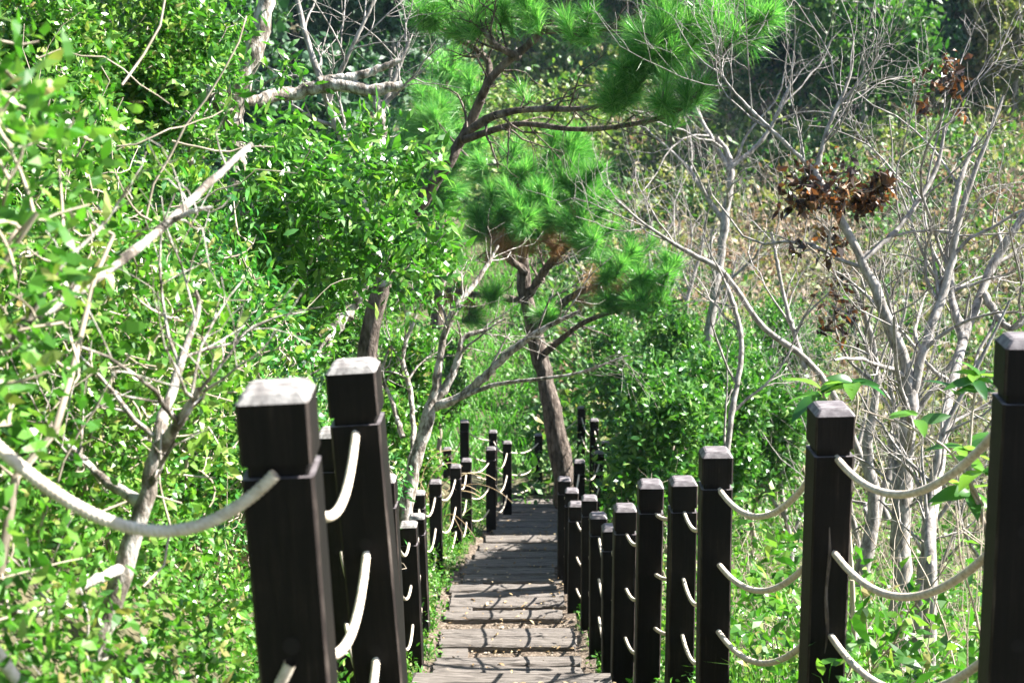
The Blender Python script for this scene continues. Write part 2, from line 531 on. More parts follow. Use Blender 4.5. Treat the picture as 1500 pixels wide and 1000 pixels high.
# path profile from the survey (z of the stair line against y)
RP = [post_place(s)[0] for s in RIGHT]
SURV = [(2.2, 1.02), (3.0, 1.04), (4.07, 1.19), (5.2, 1.41), (6.15, 1.61), (7.0, 1.77), (7.75, 2.02), (8.5, 2.18), (9.3, 2.23), (11, 2.23), (12.5, 2.235), (14, 2.24), (16, 2.28), (18, 2.32), (20.2, 2.36)]
prof = [(-3.0, -1.15), (0.0, -1.22)] + [(d_ * CP - c_ * SP, -d_ * SP - c_ * CP) for d_, c_ in SURV]
prof += [(22, -6.75), (25, -6.75), (31, -6.6), (38, -5.6), (48, -3.6), (60, -1.2), (76, 4.0), (100, 14), (140, 32), (220, 45)]
PY = np.array([q[0] for q in prof])
PZ = np.array([q[1] for q in prof])
ys = np.linspace(PY[0], PY[-1], 2400)
zs = np.interp(ys, PY, PZ)
ker = np.hanning(13)
ker /= ker.sum()
zs = np.convolve(np.pad(zs, 6, mode='edge'), ker, 'valid')


def zp(y):
    return np.interp(y, ys, zs)


def xc(y):
    return np.interp(y, [-3, 1, 4, 7, 9, 12.5, 15.5, 20, 24], [0.1, 0.1, 0.12, 0.05, 0.0, -0.01, 0.17, 0.38, 0.38])


def smooth01(t):
    t = np.clip(t, 0, 1)
    return t * t * (3 - 2 * t)


def terrain(x, y):
    x, y = np.asarray(x, float), np.asarray(y, float)
    dx = x - xc(y)
    z = zp(y)
    near = 1 - smooth01((y - 15) / 9)
    l = np.maximum(0, -dx - 0.75)
    r = np.maximum(0, dx - 0.75)
    z = z + l * (0.62 * near + 0.10) * np.exp(-l / 22) + 0.12 * np.minimum(l, 1) * near
    z = z - np.minimum(r, 6) * 0.22 * near * smooth01(y / 3 + 0.3) + np.maximum(0, r - 6) * 0.02 * (1 + smooth01((r - 30) / 20) * 4) + np.minimum(r, 8) * 0.05 * (1 - near)
    z = z + 41 * np.exp(-(((x - 46) / 12.0) ** 2 + ((y - 64) / 12) ** 2))  # unseen hill added out of frame to cast shade on the far slope
    z = z + 12 * np.exp(-(((x + 45) / 22) ** 2 + ((y - 60) / 30) ** 2))
    off = np.maximum(l, r)
    z = z + np.minimum(off, 1.5) / 1.5 * (0.10 * np.sin(x * 1.7 + y * 0.9) + 0.08 * np.sin(y * 2.3 - x * 1.1)) + np.minimum(off, 20) * 0.04 * np.sin(x * 0.31 + 1.3) * np.sin(y * 0.27)
    z = z - 0.10 * (1 - smooth01((np.abs(dx) - 0.5) / 0.35)) * (1 - smooth01((y - 19.8) / 1.2))
    return z


def axis(lo, a, b, hi, fine, coarse):
    return np.unique(np.round(np.concatenate([np.linspace(lo, a, coarse), np.arange(a, b, fine), np.linspace(b, hi, coarse)]), 4))


gx = axis(-130, -6, 6, 130, 0.2, 60)
gy = axis(-6, -2, 26, 220, 0.25, 90)
XX, YY = np.meshgrid(gx, gy)
ZZ = terrain(XX, YY)
nx, ny = len(gx), len(gy)
ii = (np.arange(ny - 1)[:, None] * nx + np.arange(nx - 1)[None]).ravel()
obj('ground', make_mesh('ground', np.stack([XX, YY, ZZ], -1).reshape(-1, 3), np.stack([ii, ii + 1, ii + nx + 1, ii + nx], -1), True, [M['soil']]), kind='structure')

# ------------------------------------------------------------------ stairway: gravel treads with timber planks
# rows: depth along the axis of the plank's middle, plank depth (m), x0, x1
STEP = [(7.0, .28), (7.75, .30), (8.5, .30), (9.3, .28), (10.2, .33), (11.05, .16), (11.6, .20), (12.1, .28), (12.75, .17), (13.2, .16), (13.7, .22), (14.25, .20), (14.9, .22), (15.6, .20), (16.3, .24),
        (17.0, .22), (17.7, .26), (18.4, .26), (19.1, .28), (19.8, .30)]
path = bpy.data.objects.new('stair_path', None)
COL.objects.link(path)
path['kind'] = 'structure'
path['label'] = 'timber and gravel stairway running down between the rope fences'


def plank_mesh(L, D, T, seed):
    g = np.random.default_rng(seed)
    n = 14
    x = np.linspace(-L / 2, L / 2, n)
    k = [(-D / 2, -T), (-D / 2, -0.012), (-D / 2 + 0.012, 0), (-D * 0.12, 0.0), (D * 0.16, -0.003), (D / 2 - 0.012, 0), (D / 2, -0.012), (D / 2, -T)]
    v = []
    w0, w1 = g.normal(0, 0.004, n), g.normal(0, 0.004, n)
    for i in range(n):
        for j, (yy, zz) in enumerate(k):
            e = w0[i] if j < 3 else (w1[i] if j > 4 else 0)
            v.append((x[i] + (g.normal(0, 0.008) if i in (0, n - 1) else 0), yy + e, zz + g.normal(0, 0.0022) * (zz > -0.02)))
    m = len(k)
    q = [(i * m + j, (i + 1) * m + j, (i + 1) * m + (j + 1) % m, i * m + (j + 1) % m) for i in range(n - 1) for j in range(m)]
    return make_mesh('plank', v, [np.array(q)[:, ::-1], np.array([list(range(m)), [(n - 1) * m + j for j in range(m)][::-1]])], False, [M['plank']])


bed = Geo()
stone_p = []
prev_y = None
for i, (d, D) in enumerate(STEP):
    yc_ = float(np.interp(d, [q[0] for q in SURV], [q[1] for q in SURV]))
    v = yc_ / d
    y = d * (CP - v * SP)
    z = float(zp(y)) + 0.03
    x0 = np.interp(d, [7, 9.3, 11.6, 13.2, 15, 17, 21], [-.50, -.514, -.54, -.47, -.36, -.2, -.1]) + R.normal(0, 0.012)
    x1 = np.interp(d, [7, 9.3, 11.6, 13.2, 15, 17, 21], [.52, .49, .43, .42, .56, .72, .95]) + R.normal(0, 0.012)
    nb = 2 if D > 0.25 else 1
    for b in range(nb):
        Db = D / nb - (0.006 if nb > 1 else 0)
        yo = (b - (nb - 1) / 2) * D / nb
        o = obj('plank', plank_mesh(x1 - x0 + R.normal(0, 0.01), Db, 0.12, 100 + i * 3 + b), path, ((x0 + x1) / 2 + R.normal(0, 0.012), y + yo, z + R.normal(0, 0.003)))
        o.rotation_euler = (R.normal(0, 0.012), R.normal(0, 0.010), R.normal(0, 0.014))
    if prev_y is not None:
        ya, yb = prev_y[0] + prev_y[1] / 2 - 0.02, y + D / 2 - 0.03
        gz = z - 0.05
        vv, qq = [], []
        n = 16
        for jy in range(8):
            for jx in range(n):
                X = x0 - 0.10 + (x1 - x0 + 0.20) * jx / (n - 1)
                vv.append((X, ya + (yb - ya) * jy / 7, gz + 0.012 * math.sin(X * 9 + jy * 1.7 + i) + 0.03 * (abs(jx / (n - 1) - 0.5) * 2) ** 4))
        qq = [(a * n + c, a * n + c + 1, (a + 1) * n + c + 1, (a + 1) * n + c) for a in range(7) for c in range(n - 1)]
        base = len(vv)
        for jx in range(n):
            vv.append((vv[jx][0], ya, gz - 0.35))
        for jx in range(n):
            vv.append((vv[7 * n + jx][0], yb, gz - 0.35))
        qq += [(base + c, base + c + 1, c + 1, c) for c in range(n - 1)] + [(7 * n + c, 7 * n + c + 1, base + n + c + 1, base + n + c) for c in range(n - 1)]
        bed.add(np.array(vv), np.array(qq))
        gap = y - D / 2 - ya
        if gap > 0.08:
            m = int(240 * gap)
            stone_p.append(np.stack([R.uniform(x0 - 0.1, x1 + 0.12, m), R.uniform(ya, y - D / 2, m), np.full(m, gz + 0.008)], -1))
            # side block that closes the tread on the thicket side
            if i < 13 and i % 2 == 0 and gap > 0.15:
                vb, qb = bevel_box(0.19, gap * 0.8, 0.07, 0.008, -0.05)
                so = obj('edging_block', make_mesh('edging_block', vb, [qb, np.array([list(range(8, 16))])], False, [M['plank']]), path, (x0 + 0.11, ya + gap * 0.55, gz + 0.025))
    prev_y = (y, D)
obj('gravel_bed', bed.mesh('gravel_bed', M['gravel_bed'], True), path)
sp = np.concatenate(stone_p)
ico = np.array([(0, 0, 1), (.9, 0, .3), (.28, .85, .3), (-.72, .53, .3), (-.72, -.53, .3), (.28, -.85, .3), (0, 0, -.7)])
it = np.array([(0, 1, 2), (0, 2, 3), (0, 3, 4), (0, 4, 5), (0, 5, 1), (6, 2, 1), (6, 3, 2), (6, 4, 3), (6, 5, 4), (6, 1, 5)])
sz = np.clip(R.lognormal(-4.75, 0.45, len(sp)), 0.004, 0.035)[:, None, None]
sv = sp[:, None, :] + ico[None] * sz * R.uniform(0.6, 1.3, (len(sp), 7, 1)) * np.array([1, 1, 0.65])
obj('gravel', make_mesh('gravel', sv.reshape(-1, 3), (it[None] + (np.arange(len(sp)) * 7)[:, None, None]).reshape(-1, 3), False, [M['stone']]), path, kind='stuff')
lp = sp[R.random(len(sp)) < 0.35] + np.array([0, 0, 0.012])
ly = R.uniform(6.2, 18, 420)
lp = np.vstack([lp, np.stack([xc(ly) + R.uniform(-0.5, 0.5, 420), ly, zp(ly) + 0.036], -1)])
g = Geo()
g.add(*leaves(lp, norm(R.normal(size=(len(lp), 3)) * np.array([1, 1, 0.15])), R.uniform(0.02, 0.055, len(lp)), width=0.4, up=2.5))
obj('fallen_leaf_litter', g.mesh('fallen_leaf_litter', M['litter']), path, kind='stuff')


# ------------------------------------------------------------------ fence posts
def post_meshes(pale):
    b = 0.006
    H = 1.0
    head0, neck0 = H - 0.124, H - 0.146
    v, q = bevel_box(W0, W0, neck0 + 0.35, b, -0.35)
    shaft = make_mesh('shaft', v, [q, np.array([list(range(8, 16))])], False, [M['post'], M['post_top'], M['post_edge']], [0, 2] * 4 + [1])
    v, q = bevel_box(W0 - 0.02, W0 - 0.02, 0.022 + 0.02, 0.004, neck0 - 0.01)
    neck = make_mesh('neck', v, q, False, [M['post']])
    v, q = bevel_box(W0, W0, 0.104, b, head0)
    ch = 0.014 if not pale else 0.011
    vt = np.array(v[8:]) * np.array([(W0 - 2 * ch) / W0, (W0 - 2 * ch) / W0, 1]) + np.array([0, 0, 0.014 if pale else 0.018])
    # slightly worn top: a small grid is not needed, the rim is rounded by one more ring
    vt2 = np.array(v[8:]) * np.array([(W0 - 2 * ch - 0.014) / W0, (W0 - 2 * ch - 0.014) / W0, 1]) + np.array([0, 0, 0.0175 if pale else 0.0215])
    V = np.vstack([v, vt, vt2])
    Q = np.vstack([q, q + 8, q + 16])
    caps = np.array([list(range(24, 32)), list(range(7, -1, -1))])
    mi = [0, 2] * 4 + [1] * 8 + [1] * 8 + [1, 0]
    head = make_mesh('head', V, [Q, caps], False, [M['post'], M['post_top_pale' if pale else 'post_top'], M['post_edge']], mi)
    return shaft, neck, head


PM = {False: post_meshes(False), True: post_meshes(True)}
ORD = ['first', 'second', 'third', 'fourth', 'fifth', 'sixth', 'seventh', 'eighth', 'ninth', 'tenth', 'eleventh', 'twelfth', 'thirteenth', 'fourteenth', 'fifteenth', 'sixteenth', 'seventeenth']


ha = np.arange(12) * math.pi / 6
HOLE = make_mesh('hole_shade_disc', np.vstack([np.stack([np.cos(ha) * 0.0155, np.full(12, -0.0012), np.sin(ha) * 0.0165], -1), np.stack([np.cos(ha) * 0.012, np.full(12, 0.004), np.sin(ha) * 0.013], -1)]),
                 [np.array([(i, (i + 1) % 12, 12 + (i + 1) % 12, 12 + i) for i in range(12)]), np.array([list(range(12))])], False, [M['hole']])


def make_post(s, label, pale, yaw=0.0):
    p, lean = post_place(s)
    up = Vector((lean, R.normal(0, 0.008), 1)).normalized()
    base = Vector(p) - up * 1.0
    t = thing('fence_post', label, 'post', base, 'dark timber posts of the rope fences')
    t.rotation_euler = (math.asin(-up.y), math.asin(up.x), yaw + R.normal(0, 0.02))
    for nme, me in zip(('shaft', 'neck', 'head'), PM[pale]):
        obj(nme, me, t)
    if p[1] < 13:
        for hh in (0.56, 0.285):
            obj('hole_shade_disc', HOLE, t, (0, -W0 / 2, hh))
    return base, up


def hole(bu, h):
    return np.array(bu[0] + bu[1] * h)


right_posts, left_posts, end_posts, mid_posts = [], [], [], []
for i, s in enumerate(RIGHT):
    lab = ORD[i] + ' dark timber post going down the rope fence on the bare tree side'
    if i == 1:
        lab = 'dark timber post with a long vertical crack, on the bare tree side of the stairs'
    right_posts.append(make_post(s, lab, False, -0.12 if i == 0 else 0))
for i, s in enumerate(LEFT):
    lab = (ORD[i - 1] if i else 'uppermost') + ' dark timber post going down the rope fence on the thicket side'
    if i == 1:
        lab = 'large black timber post with a bleached top in front of the thicket'
    if i == 2:
        lab = 'tilted black timber post with a pale worn top, next below the largest one'
    if i == 0:
        lab = 'black timber post at the head of the rope fence on the thicket side'
    left_posts.append(make_post(s, lab, i < 8))
for i, s in enumerate(END):
    end_posts.append(make_post(s, ['dark timber post where the lower fence bends away at the landing', 'dark timber post beside the arching dry grass', 'dark timber post half hidden in the arching dry grass'][i], False))
mid_posts.append(make_post(MID[0], 'single dark timber post beside the pine trunk at the landing end', False))

# the crack in one post: a thin sunken sliver of pale torn wood
crp, crl = post_place(RIGHT[1])
cm = spline(np.array([(0, 0, 0.0), (0.004, 0, -0.10), (-0.003, 0, -0.22), (0.006, 0, -0.34), (0.0, 0, -0.42)]), 12)
cv, cq = tubes(cm[None] * np.array([1, 1, 1]), np.array([[0.0015, .003, .005, .006, .006, .005, .006, .007, .006, .005, .003, .001]]), 6)
crack_parent = [o for o in COL.objects if o.get('label', '').startswith('dark timber post with a long')][0]
obj('crack', make_mesh('crack', cv * np.array([1, 0.25, 1]), cq, True, [M['bark_pine']]), crack_parent, (-0.008, -W0 / 2 - 0.0008, 0.63))


# ------------------------------------------------------------------ ropes: one rope per level and row, its spans are its parts
def rope_span(a, b, sag, r=0.0097):
    L = np.linalg.norm(b - a)
    dmid = (a[1] + b[1]) / 2
    fine = dmid < 5
    n = int(L / (0.0024 if fine else 0.03)) + 8
    sides = 12 if fine else 6
    t = np.linspace(0, 1, n)[:, None]
    p = a * (1 - t) + b * t
    p[:, 2] -= (sag * 4 * t * (1 - t) * (1 + 0.15 * (t - 0.5)))[:, 0]
    p[:, 0] += (0.012 * np.sin(t * np.pi))[:, 0]
    s = np.concatenate([[0], np.cumsum(np.linalg.norm(np.diff(p, axis=0), axis=1))])
    v, q = tubes(p[None], np.ones((1, n)), sides)
    v = v.reshape(n, sides, 3)
    th = np.arange(sides) * 2 * np.pi / sides
    tw_ = 0.24 * np.abs(np.sin(1.5 * th[None] - s[:, None] * 330)) - 0.08
    rr = r * (1 + tw_ * (1.0 if fine else 0.0))
    v = p[:, None, :] + (v - p[:, None, :]) * rr[:, :, None]
    return make_mesh('rope_span', v.reshape(-1, 3), q, True, [M['rope']])


RS = np.random.default_rng(77)
LEV = [(0.863, 'top'), (0.56, 'middle'), (0.285, 'lowest')]
rows = [('rope fence on the bare tree side', right_posts, 0.19), ('rope fence on the thicket side', left_posts, 0.19),
        ('short fence behind the dry grass', [left_posts[-1]] + end_posts, 0.10), ('gap between the landing posts and the pine trunk', [left_posts[-1], mid_posts[0], right_posts[-1]], 0.10)]
for desc, posts, sag0 in rows:
    for h, lev in LEV:
        pts = [hole(b, h) for b in posts]
        t = thing('rope', f'{lev} off white rope strung along the {desc}', 'rope', pts[0], 'white ropes strung through the fence posts')
        for a, b in zip(pts[:-1], pts[1:]):
            L = np.linalg.norm(b - a)
            sg = sag0 * min(L / 1.0, 1.0) * RS.uniform(0.75, 1.05)
            if posts is left_posts and a is pts[0]:          # the fence turns here: this span runs from front face to front face
                a, b, sg = a + np.array([0.0, -0.066, 0]), b + np.array([0.0, -0.066, -0.03 * (h < 0.8)]), (0.205 if h > 0.8 else 0.36)
            o = obj('rope_span', rope_span(a, b, sg), t)
            o.location = -Vector(pts[0])

# ------------------------------------------------------------------ vegetation
def above(x, y, h=0.0):
    return np.stack([x, y, terrain(x, y) + h], -1)


# --- thicket of leafy shrubs on the slope beside the upper fence
def shrub(x, y, h, w, n, size, label, group, matk, name='thicket_shrub', seed=0, stems=6, whorl=5):
    g = np.random.default_rng(seed)
    z = float(terrain(x, y))
    t = thing(name, label, 'shrub', (x, y, z), group)
    c = np.array([0, 0, h * 0.58])
    tip, out = ellipsoid_points(c, (w, w, h * 0.5), n, 0.35, g)
    tip = tip[tip[:, 2] > 0.05]
    base = np.repeat(np.array([[0, 0, -0.1]]), stems, 0)
    sa, sb = np.clip(g.normal(0, .28, (2, stems)), -0.42, 0.42)
    up = np.stack([base + norm(np.stack([sa, sb, np.ones(stems)], -1)) * s * h * 0.72 + np.stack([sb, -sa, 0 * sa], -1) * math.sin(s * 3.0) * 0.22 + g.normal(0, 0.02, (stems, 3)) * (s > 0) for s in np.linspace(0, 1, 8)], 1)
    geo = Geo()
    geo.tubes(up, np.linspace(0.013, 0.004, 8)[None].repeat(stems, 0), 5)
    tw, tr = connect(up.reshape(-1, 3), tip[:: max(1, len(tip) // 220)], 0.0022, 5, 0.12, g, rmax=0.008)
    geo.tubes(tw, tr, 3)
    obj('stem', geo.mesh('stem', M['twig'], True), t)
    lf = Geo()
    o2 = norm(tip - c)
    lf.add(*leaf_whorl(tip, whorl, 0.045, size, o2 * 0.7, 0.25, g, width=0.36))
    obj('crown', lf.mesh('crown', M[matk]), t, kind='stuff')
    return t


BACK = []
TH = ['light green leafy shrub in the thicket on the slope outside the rope fence', 'yellow green leafy shrub in the thicket on the slope outside the rope fence',
      'fresh dark green leafy shrub in the thicket on the slope outside the rope fence']
k = 0
for y in np.arange(2.1, 9.6, 0.62):
    for j in range(4):
        x = -1.25 - j * 0.85 - 0.10 * y * (j > 0) + R.normal(0, 0.12)
        yy = y + R.normal(0, 0.2)
        if j > 2 and y < 3:
            continue
        h = R.uniform(1.0, 1.5) + 0.25 * j
        w = R.uniform(0.40, 0.55) + 0.08 * j
        if x + w > -0.72:
            x = -0.72 - w
        ti = k % 3
        shrub(x, yy, h, w, 400 if j < 2 else 190, (0.032, 0.066), [TH[0], TH[1], TH[2]][ti], 'thicket shrubs beside the upper fence', ['thicket', 'thicket_b', 'thicket_c'][ti], seed=200 + k, whorl=8)
        k += 1

for i, (px, py, d, rx, ry) in enumerate([(40, 40, 8.5, 130, 110), (170, 60, 9, 120, 110), (270, 110, 9, 90, 110), (240, 330, 8.5, 90, 110), (100, 200, 8, 120, 110), (300, 560, 7.8, 70, 90), (40, 330, 7, 110, 100)]):
    BACK.append((px, py, d, rx, ry, 800, (0.05, 0.09), 'tall light green shrub rising at the back of the thicket', 'tall shrubs behind the thicket', ['thicket', 'thicket_b'][i % 2], 340 + i))
# bare stems and vines tangled through the thicket
g = np.random.default_rng(5)
tg = Geo()
n = 300
bx, by = g.uniform(-3.2, -0.75, n), g.uniform(2.2, 8.5, n)
p0 = above(bx, by, g.uniform(0, 1.6, n))
dirs = norm(np.stack([g.normal(0.15, .55, n), g.normal(0, .4, n), g.uniform(-0.1, 1.0, n)], -1))
L = g.uniform(0.3, 0.8, n)
pl = np.empty((n, 8, 3))
pl[:, 0] = p0
for j in range(1, 8):
    dirs = norm(dirs + g.normal(0, 0.30, (n, 3)) + np.array([0.02, 0, -0.03]))
    pl[:, j] = pl[:, j - 1] + dirs * (L / 7)[:, None]
keep = pl[:, :, 0].max(1) < -0.62
pl = pl[keep]
tg.tubes(pl, np.linspace(1, 0.5, 8)[None] * g.uniform(0.0015, 0.0045, (len(pl), 1)), 4)
o = obj('dry_vine', tg.mesh('dry_vine', M['twig'], True), kind='stuff', label='tangle of bare tan stems and vines running through the thicket', category='vine')

# pale crooked shrub trunk in the thicket, and the long slanting dead branch
def bare_tree(name, label, limbs, spec, mat, cat='tree', seed=1, trunk_sides=9, group=None, base=None):
    """limbs: list of pixel control polylines (first one is the trunk); spec: list of kids() levels"""
    g = np.random.default_rng(seed)
    polys = [limb(c, 34) for c in limbs]
    root = polys[0][0][0, 0]
    t = thing(name, label, cat, root, group)
    loc = -Vector(root)
    for i, (p, r) in enumerate(polys):
        ge = Geo()
        w = g.normal(0, 0.12, p.shape) * r[..., None]
        w[:, 0] = 0
        p += w
        ge.tubes(p, r, trunk_sides)
        obj('trunk' if i == 0 else 'limb', ge.mesh('trunk', M[mat], True), t, loc)
    cur = [(p, r) for p, r in polys]
    allt = []
    ge = Geo()
    tips = []
    for lv in spec:
        nxt = []
        for p, r in cur:
            nxt.append(kids(p, r, rng=g, **lv))
        cur = [(np.concatenate([a for a, b in nxt]), np.concatenate([b for a, b in nxt]))]
        ge.tubes(cur[0][0], cur[0][1], 5 if lv is spec[0] else 4 if len(spec) > 1 and lv is spec[1] else 3)
        allt.append(cur[0])
    if spec:
        obj('twig_spray', ge.mesh('twig_spray', M[mat], True), t, loc, kind='stuff')
    return t, loc, allt


bare_tree('pale_trunked_shrub', 'crooked pale bare trunk forking upward in the thicket beside the largest black post',
          [[(95, 1120, 3.1, 38), (150, 930, 3.1, 32), (205, 760, 3.1, 28), (232, 660, 3.1, 23), (240, 610, 3.15, 16), (262, 540, 3.2, 13), (290, 455, 3.25, 8), (286, 425, 3.25, 5)],
           [(232, 660, 3.1, 22), (268, 610, 3.0, 15), (292, 570, 2.95, 9)],
           [(215, 740, 3.1, 22), (150, 700, 3.2, 13), (90, 640, 3.3, 8), (60, 610, 3.3, 5)],
           [(180, 830, 3.1, 20), (120, 860, 2.95, 12), (60, 900, 2.9, 8), (-20, 880, 2.8, 6)]],
          [dict(k=5, t0=0.3, t1=0.95, ang=(0.4, 1.1), length=(0.15, 0.45), n=6, wob=0.2, bias=(0, 0, 0.15), rs=0.5),
           dict(k=4, t0=0.2, t1=0.95, ang=(0.4, 1.1), length=(0.08, 0.22), n=4, wob=0.2, rs=0.6)], 'bark_pale', 'shrub', 3)
bare_tree('dead_branch', 'long pale dead branch slanting up through the thicket leaves',
          [[(-60, 545, 2.6, 28), (40, 470, 2.7, 20), (140, 408, 2.8, 16), (235, 335, 2.95, 13), (300, 275, 3.1, 11), (368, 212, 3.2, 8)],
           [(240, 330, 2.95, 10), (275, 312, 2.95, 8), (312, 303, 2.95, 5)],
           [(40, 470, 2.7, 10), (90, 390, 2.7, 7), (150, 330, 2.75, 5), (190, 270, 2.75, 3)]],
          [dict(k=5, t0=0.2, t1=0.95, ang=(0.5, 1.2), length=(0.08, 0.22), n=5, wob=0.3, rs=0.35)], 'bark_pale', 'branch', 4)

# --- the glossy broadleaf tree with the lichen-pale trunk
def crown_tree(name, label, limbs, blobs, mat, leafmat, seed, size, whorl=7, width=0.3, cat='tree', n_tw=500, spread=0.03, up=0.25, group=None, shell=0.45, droop=0.12, rmax=0.015, thin=1.0):
    g = np.random.default_rng(seed)
    polys = [limb(c, 34) for c in limbs]
    root = polys[0][0][0, 0]
    t = thing(name, label, cat, root, group)
    loc = -Vector(root)
    sk = []
    for i, (p, r) in enumerate(polys):
        w = g.normal(0, 0.12, p.shape) * r[..., None]
        w[:, 0] = 0
        p += w
        ge = Geo()
        ge.tubes(p, r, 9)
        obj('trunk' if i == 0 else 'limb', ge.mesh('trunk', M[mat], True), t, loc)
        sk.append(p[0])
    tips, outs = [], []
    for (px, py, d, rx, ry, n) in blobs:
        c = P(px, py, d)
        a, b = rx / F * d, ry / F * d
        tp, o = ellipsoid_points(c, (a, (a + b) / 2, b), int(n * thin), shell, g)
        tips.append(tp)
        outs.append(o)
    tips, outs = np.concatenate(tips), np.concatenate(outs)
    sel = g.permutation(len(tips))[:n_tw]
    tw, tr = connect(np.concatenate(sk), tips[sel], 0.0025, 6, 0.1, g, rmax=rmax)
    ge = Geo()
    ge.tubes(tw, tr, 4)
    obj('twig_spray', ge.mesh('twig_spray', M[mat], True), t, loc, kind='stuff')
    lf = Geo()
    lf.add(*leaf_whorl(tips, whorl, spread, size, outs * 0.6, up, g, width=width, droop=droop))
    obj('crown', lf.mesh('crown', M[leafmat]), t, loc, kind='stuff')
    return t, loc


g = np.random.default_rng(12)
BROAD = []
while len(BROAD) < 60:
    a_, b_ = g.normal(0, 0.55, 2)
    if a_ * a_ + b_ * b_ > 1.7 or (a_ > 0.3 and b_ > 0.4) or b_ < -1.0 or a_ > 0.95:
        continue
    BROAD.append((465 + a_ * 185 - b_ * 35, 350 + b_ * 180, g.uniform(6.3, 7.6), g.uniform(24, 54), g.uniform(14, 30), 19))
BROAD += [(330, 120, 7.1, 40, 30, 22), (300, 190, 7.0, 45, 40, 26), (375, 210, 7.0, 40, 28, 22), (420, 195, 7.2, 45, 20, 20), (330, 40, 7.2, 40, 40, 24), (420, 100, 7.3, 25, 18, 8)]
crown_tree('broadleaf_tree', 'glossy dark green broadleaf tree with lichen white trunk behind the tilted black post',
           [[(395, 720, 7.2, 46), (405, 600, 7.2, 44), (425, 480, 7.2, 34), (450, 400, 7.1, 24), (470, 320, 7.0, 14)],
            [(405, 600, 7.2, 30), (360, 420, 7.3, 36), (345, 200, 7.4, 29), (352, 130, 7.4, 32), (380, 50, 7.4, 28), (395, -40, 7.4, 25)],
            [(345, 195, 7.4, 30), (320, 150, 7.3, 24), (290, 128, 7.2, 20)],
            [(440, 560, 7.2, 22), (490, 480, 7.4, 24), (530, 420, 7.5, 22), (545, 350, 7.5, 12)],
            [(355, 150, 7.4, 16), (420, 138, 7.6, 20), (480, 125, 7.6, 21), (545, 132, 7.6, 18), (590, 124, 7.6, 12)],
            [(470, 122, 7.6, 18), (530, 110, 7.6, 13), (588, 88, 7.6, 8)],
            [(548, 135, 7.6, 15), (560, 190, 7.6, 14), (552, 240, 7.6, 13)]],
           BROAD,
           'bark_pale', 'broad', 11, (0.055, 0.105), whorl=6, width=0.3, spread=0.05, rmax=0.012, shell=0.1)

# thin bare twigs round the top of that tree
bare_tree('bare_sapling', 'thin grey leafless tree with fine twigs above the broadleaf crown',
          [[(560, 420, 8.6, 20), (520, 260, 8.6, 15), (470, 120, 8.6, 11), (440, 20, 8.6, 8), (430, -60, 8.6, 6)],
           [(520, 260, 8.6, 12), (560, 160, 8.7, 9), (600, 60, 8.7, 5)], [(480, 150, 8.6, 9), (520, 60, 8.5, 6), (560, -20, 8.5, 4)]],
          [dict(k=9, t0=0.3, t1=0.98, ang=(0.4, 1.2), length=(0.3, 0.8), n=7, wob=0.2, bias=(0, 0, 0.1), rs=0.5),
           dict(k=5, t0=0.2, t1=0.95, ang=(0.4, 1.0), length=(0.15, 0.4), n=5, wob=0.2, rs=0.55)], 'bark_grey', 'tree', 21)


# --- pines
def needle_tufts(tips, dirs, n, length, width, g, spread=0.5, cone=1.0):
    N = len(tips)
    d = norm(np.repeat(norm(dirs), n, 0) * cone + g.normal(0, spread, (N * n, 3)))
    p = np.repeat(tips, n, 0) - np.repeat(norm(dirs), n, 0) * g.uniform(0, length * 0.75, (N * n, 1))
    L = g.uniform(length * 0.7, length * 1.1, N * n)
    return blades(p, d, L, np.full(N * n, width), 0.22, g)


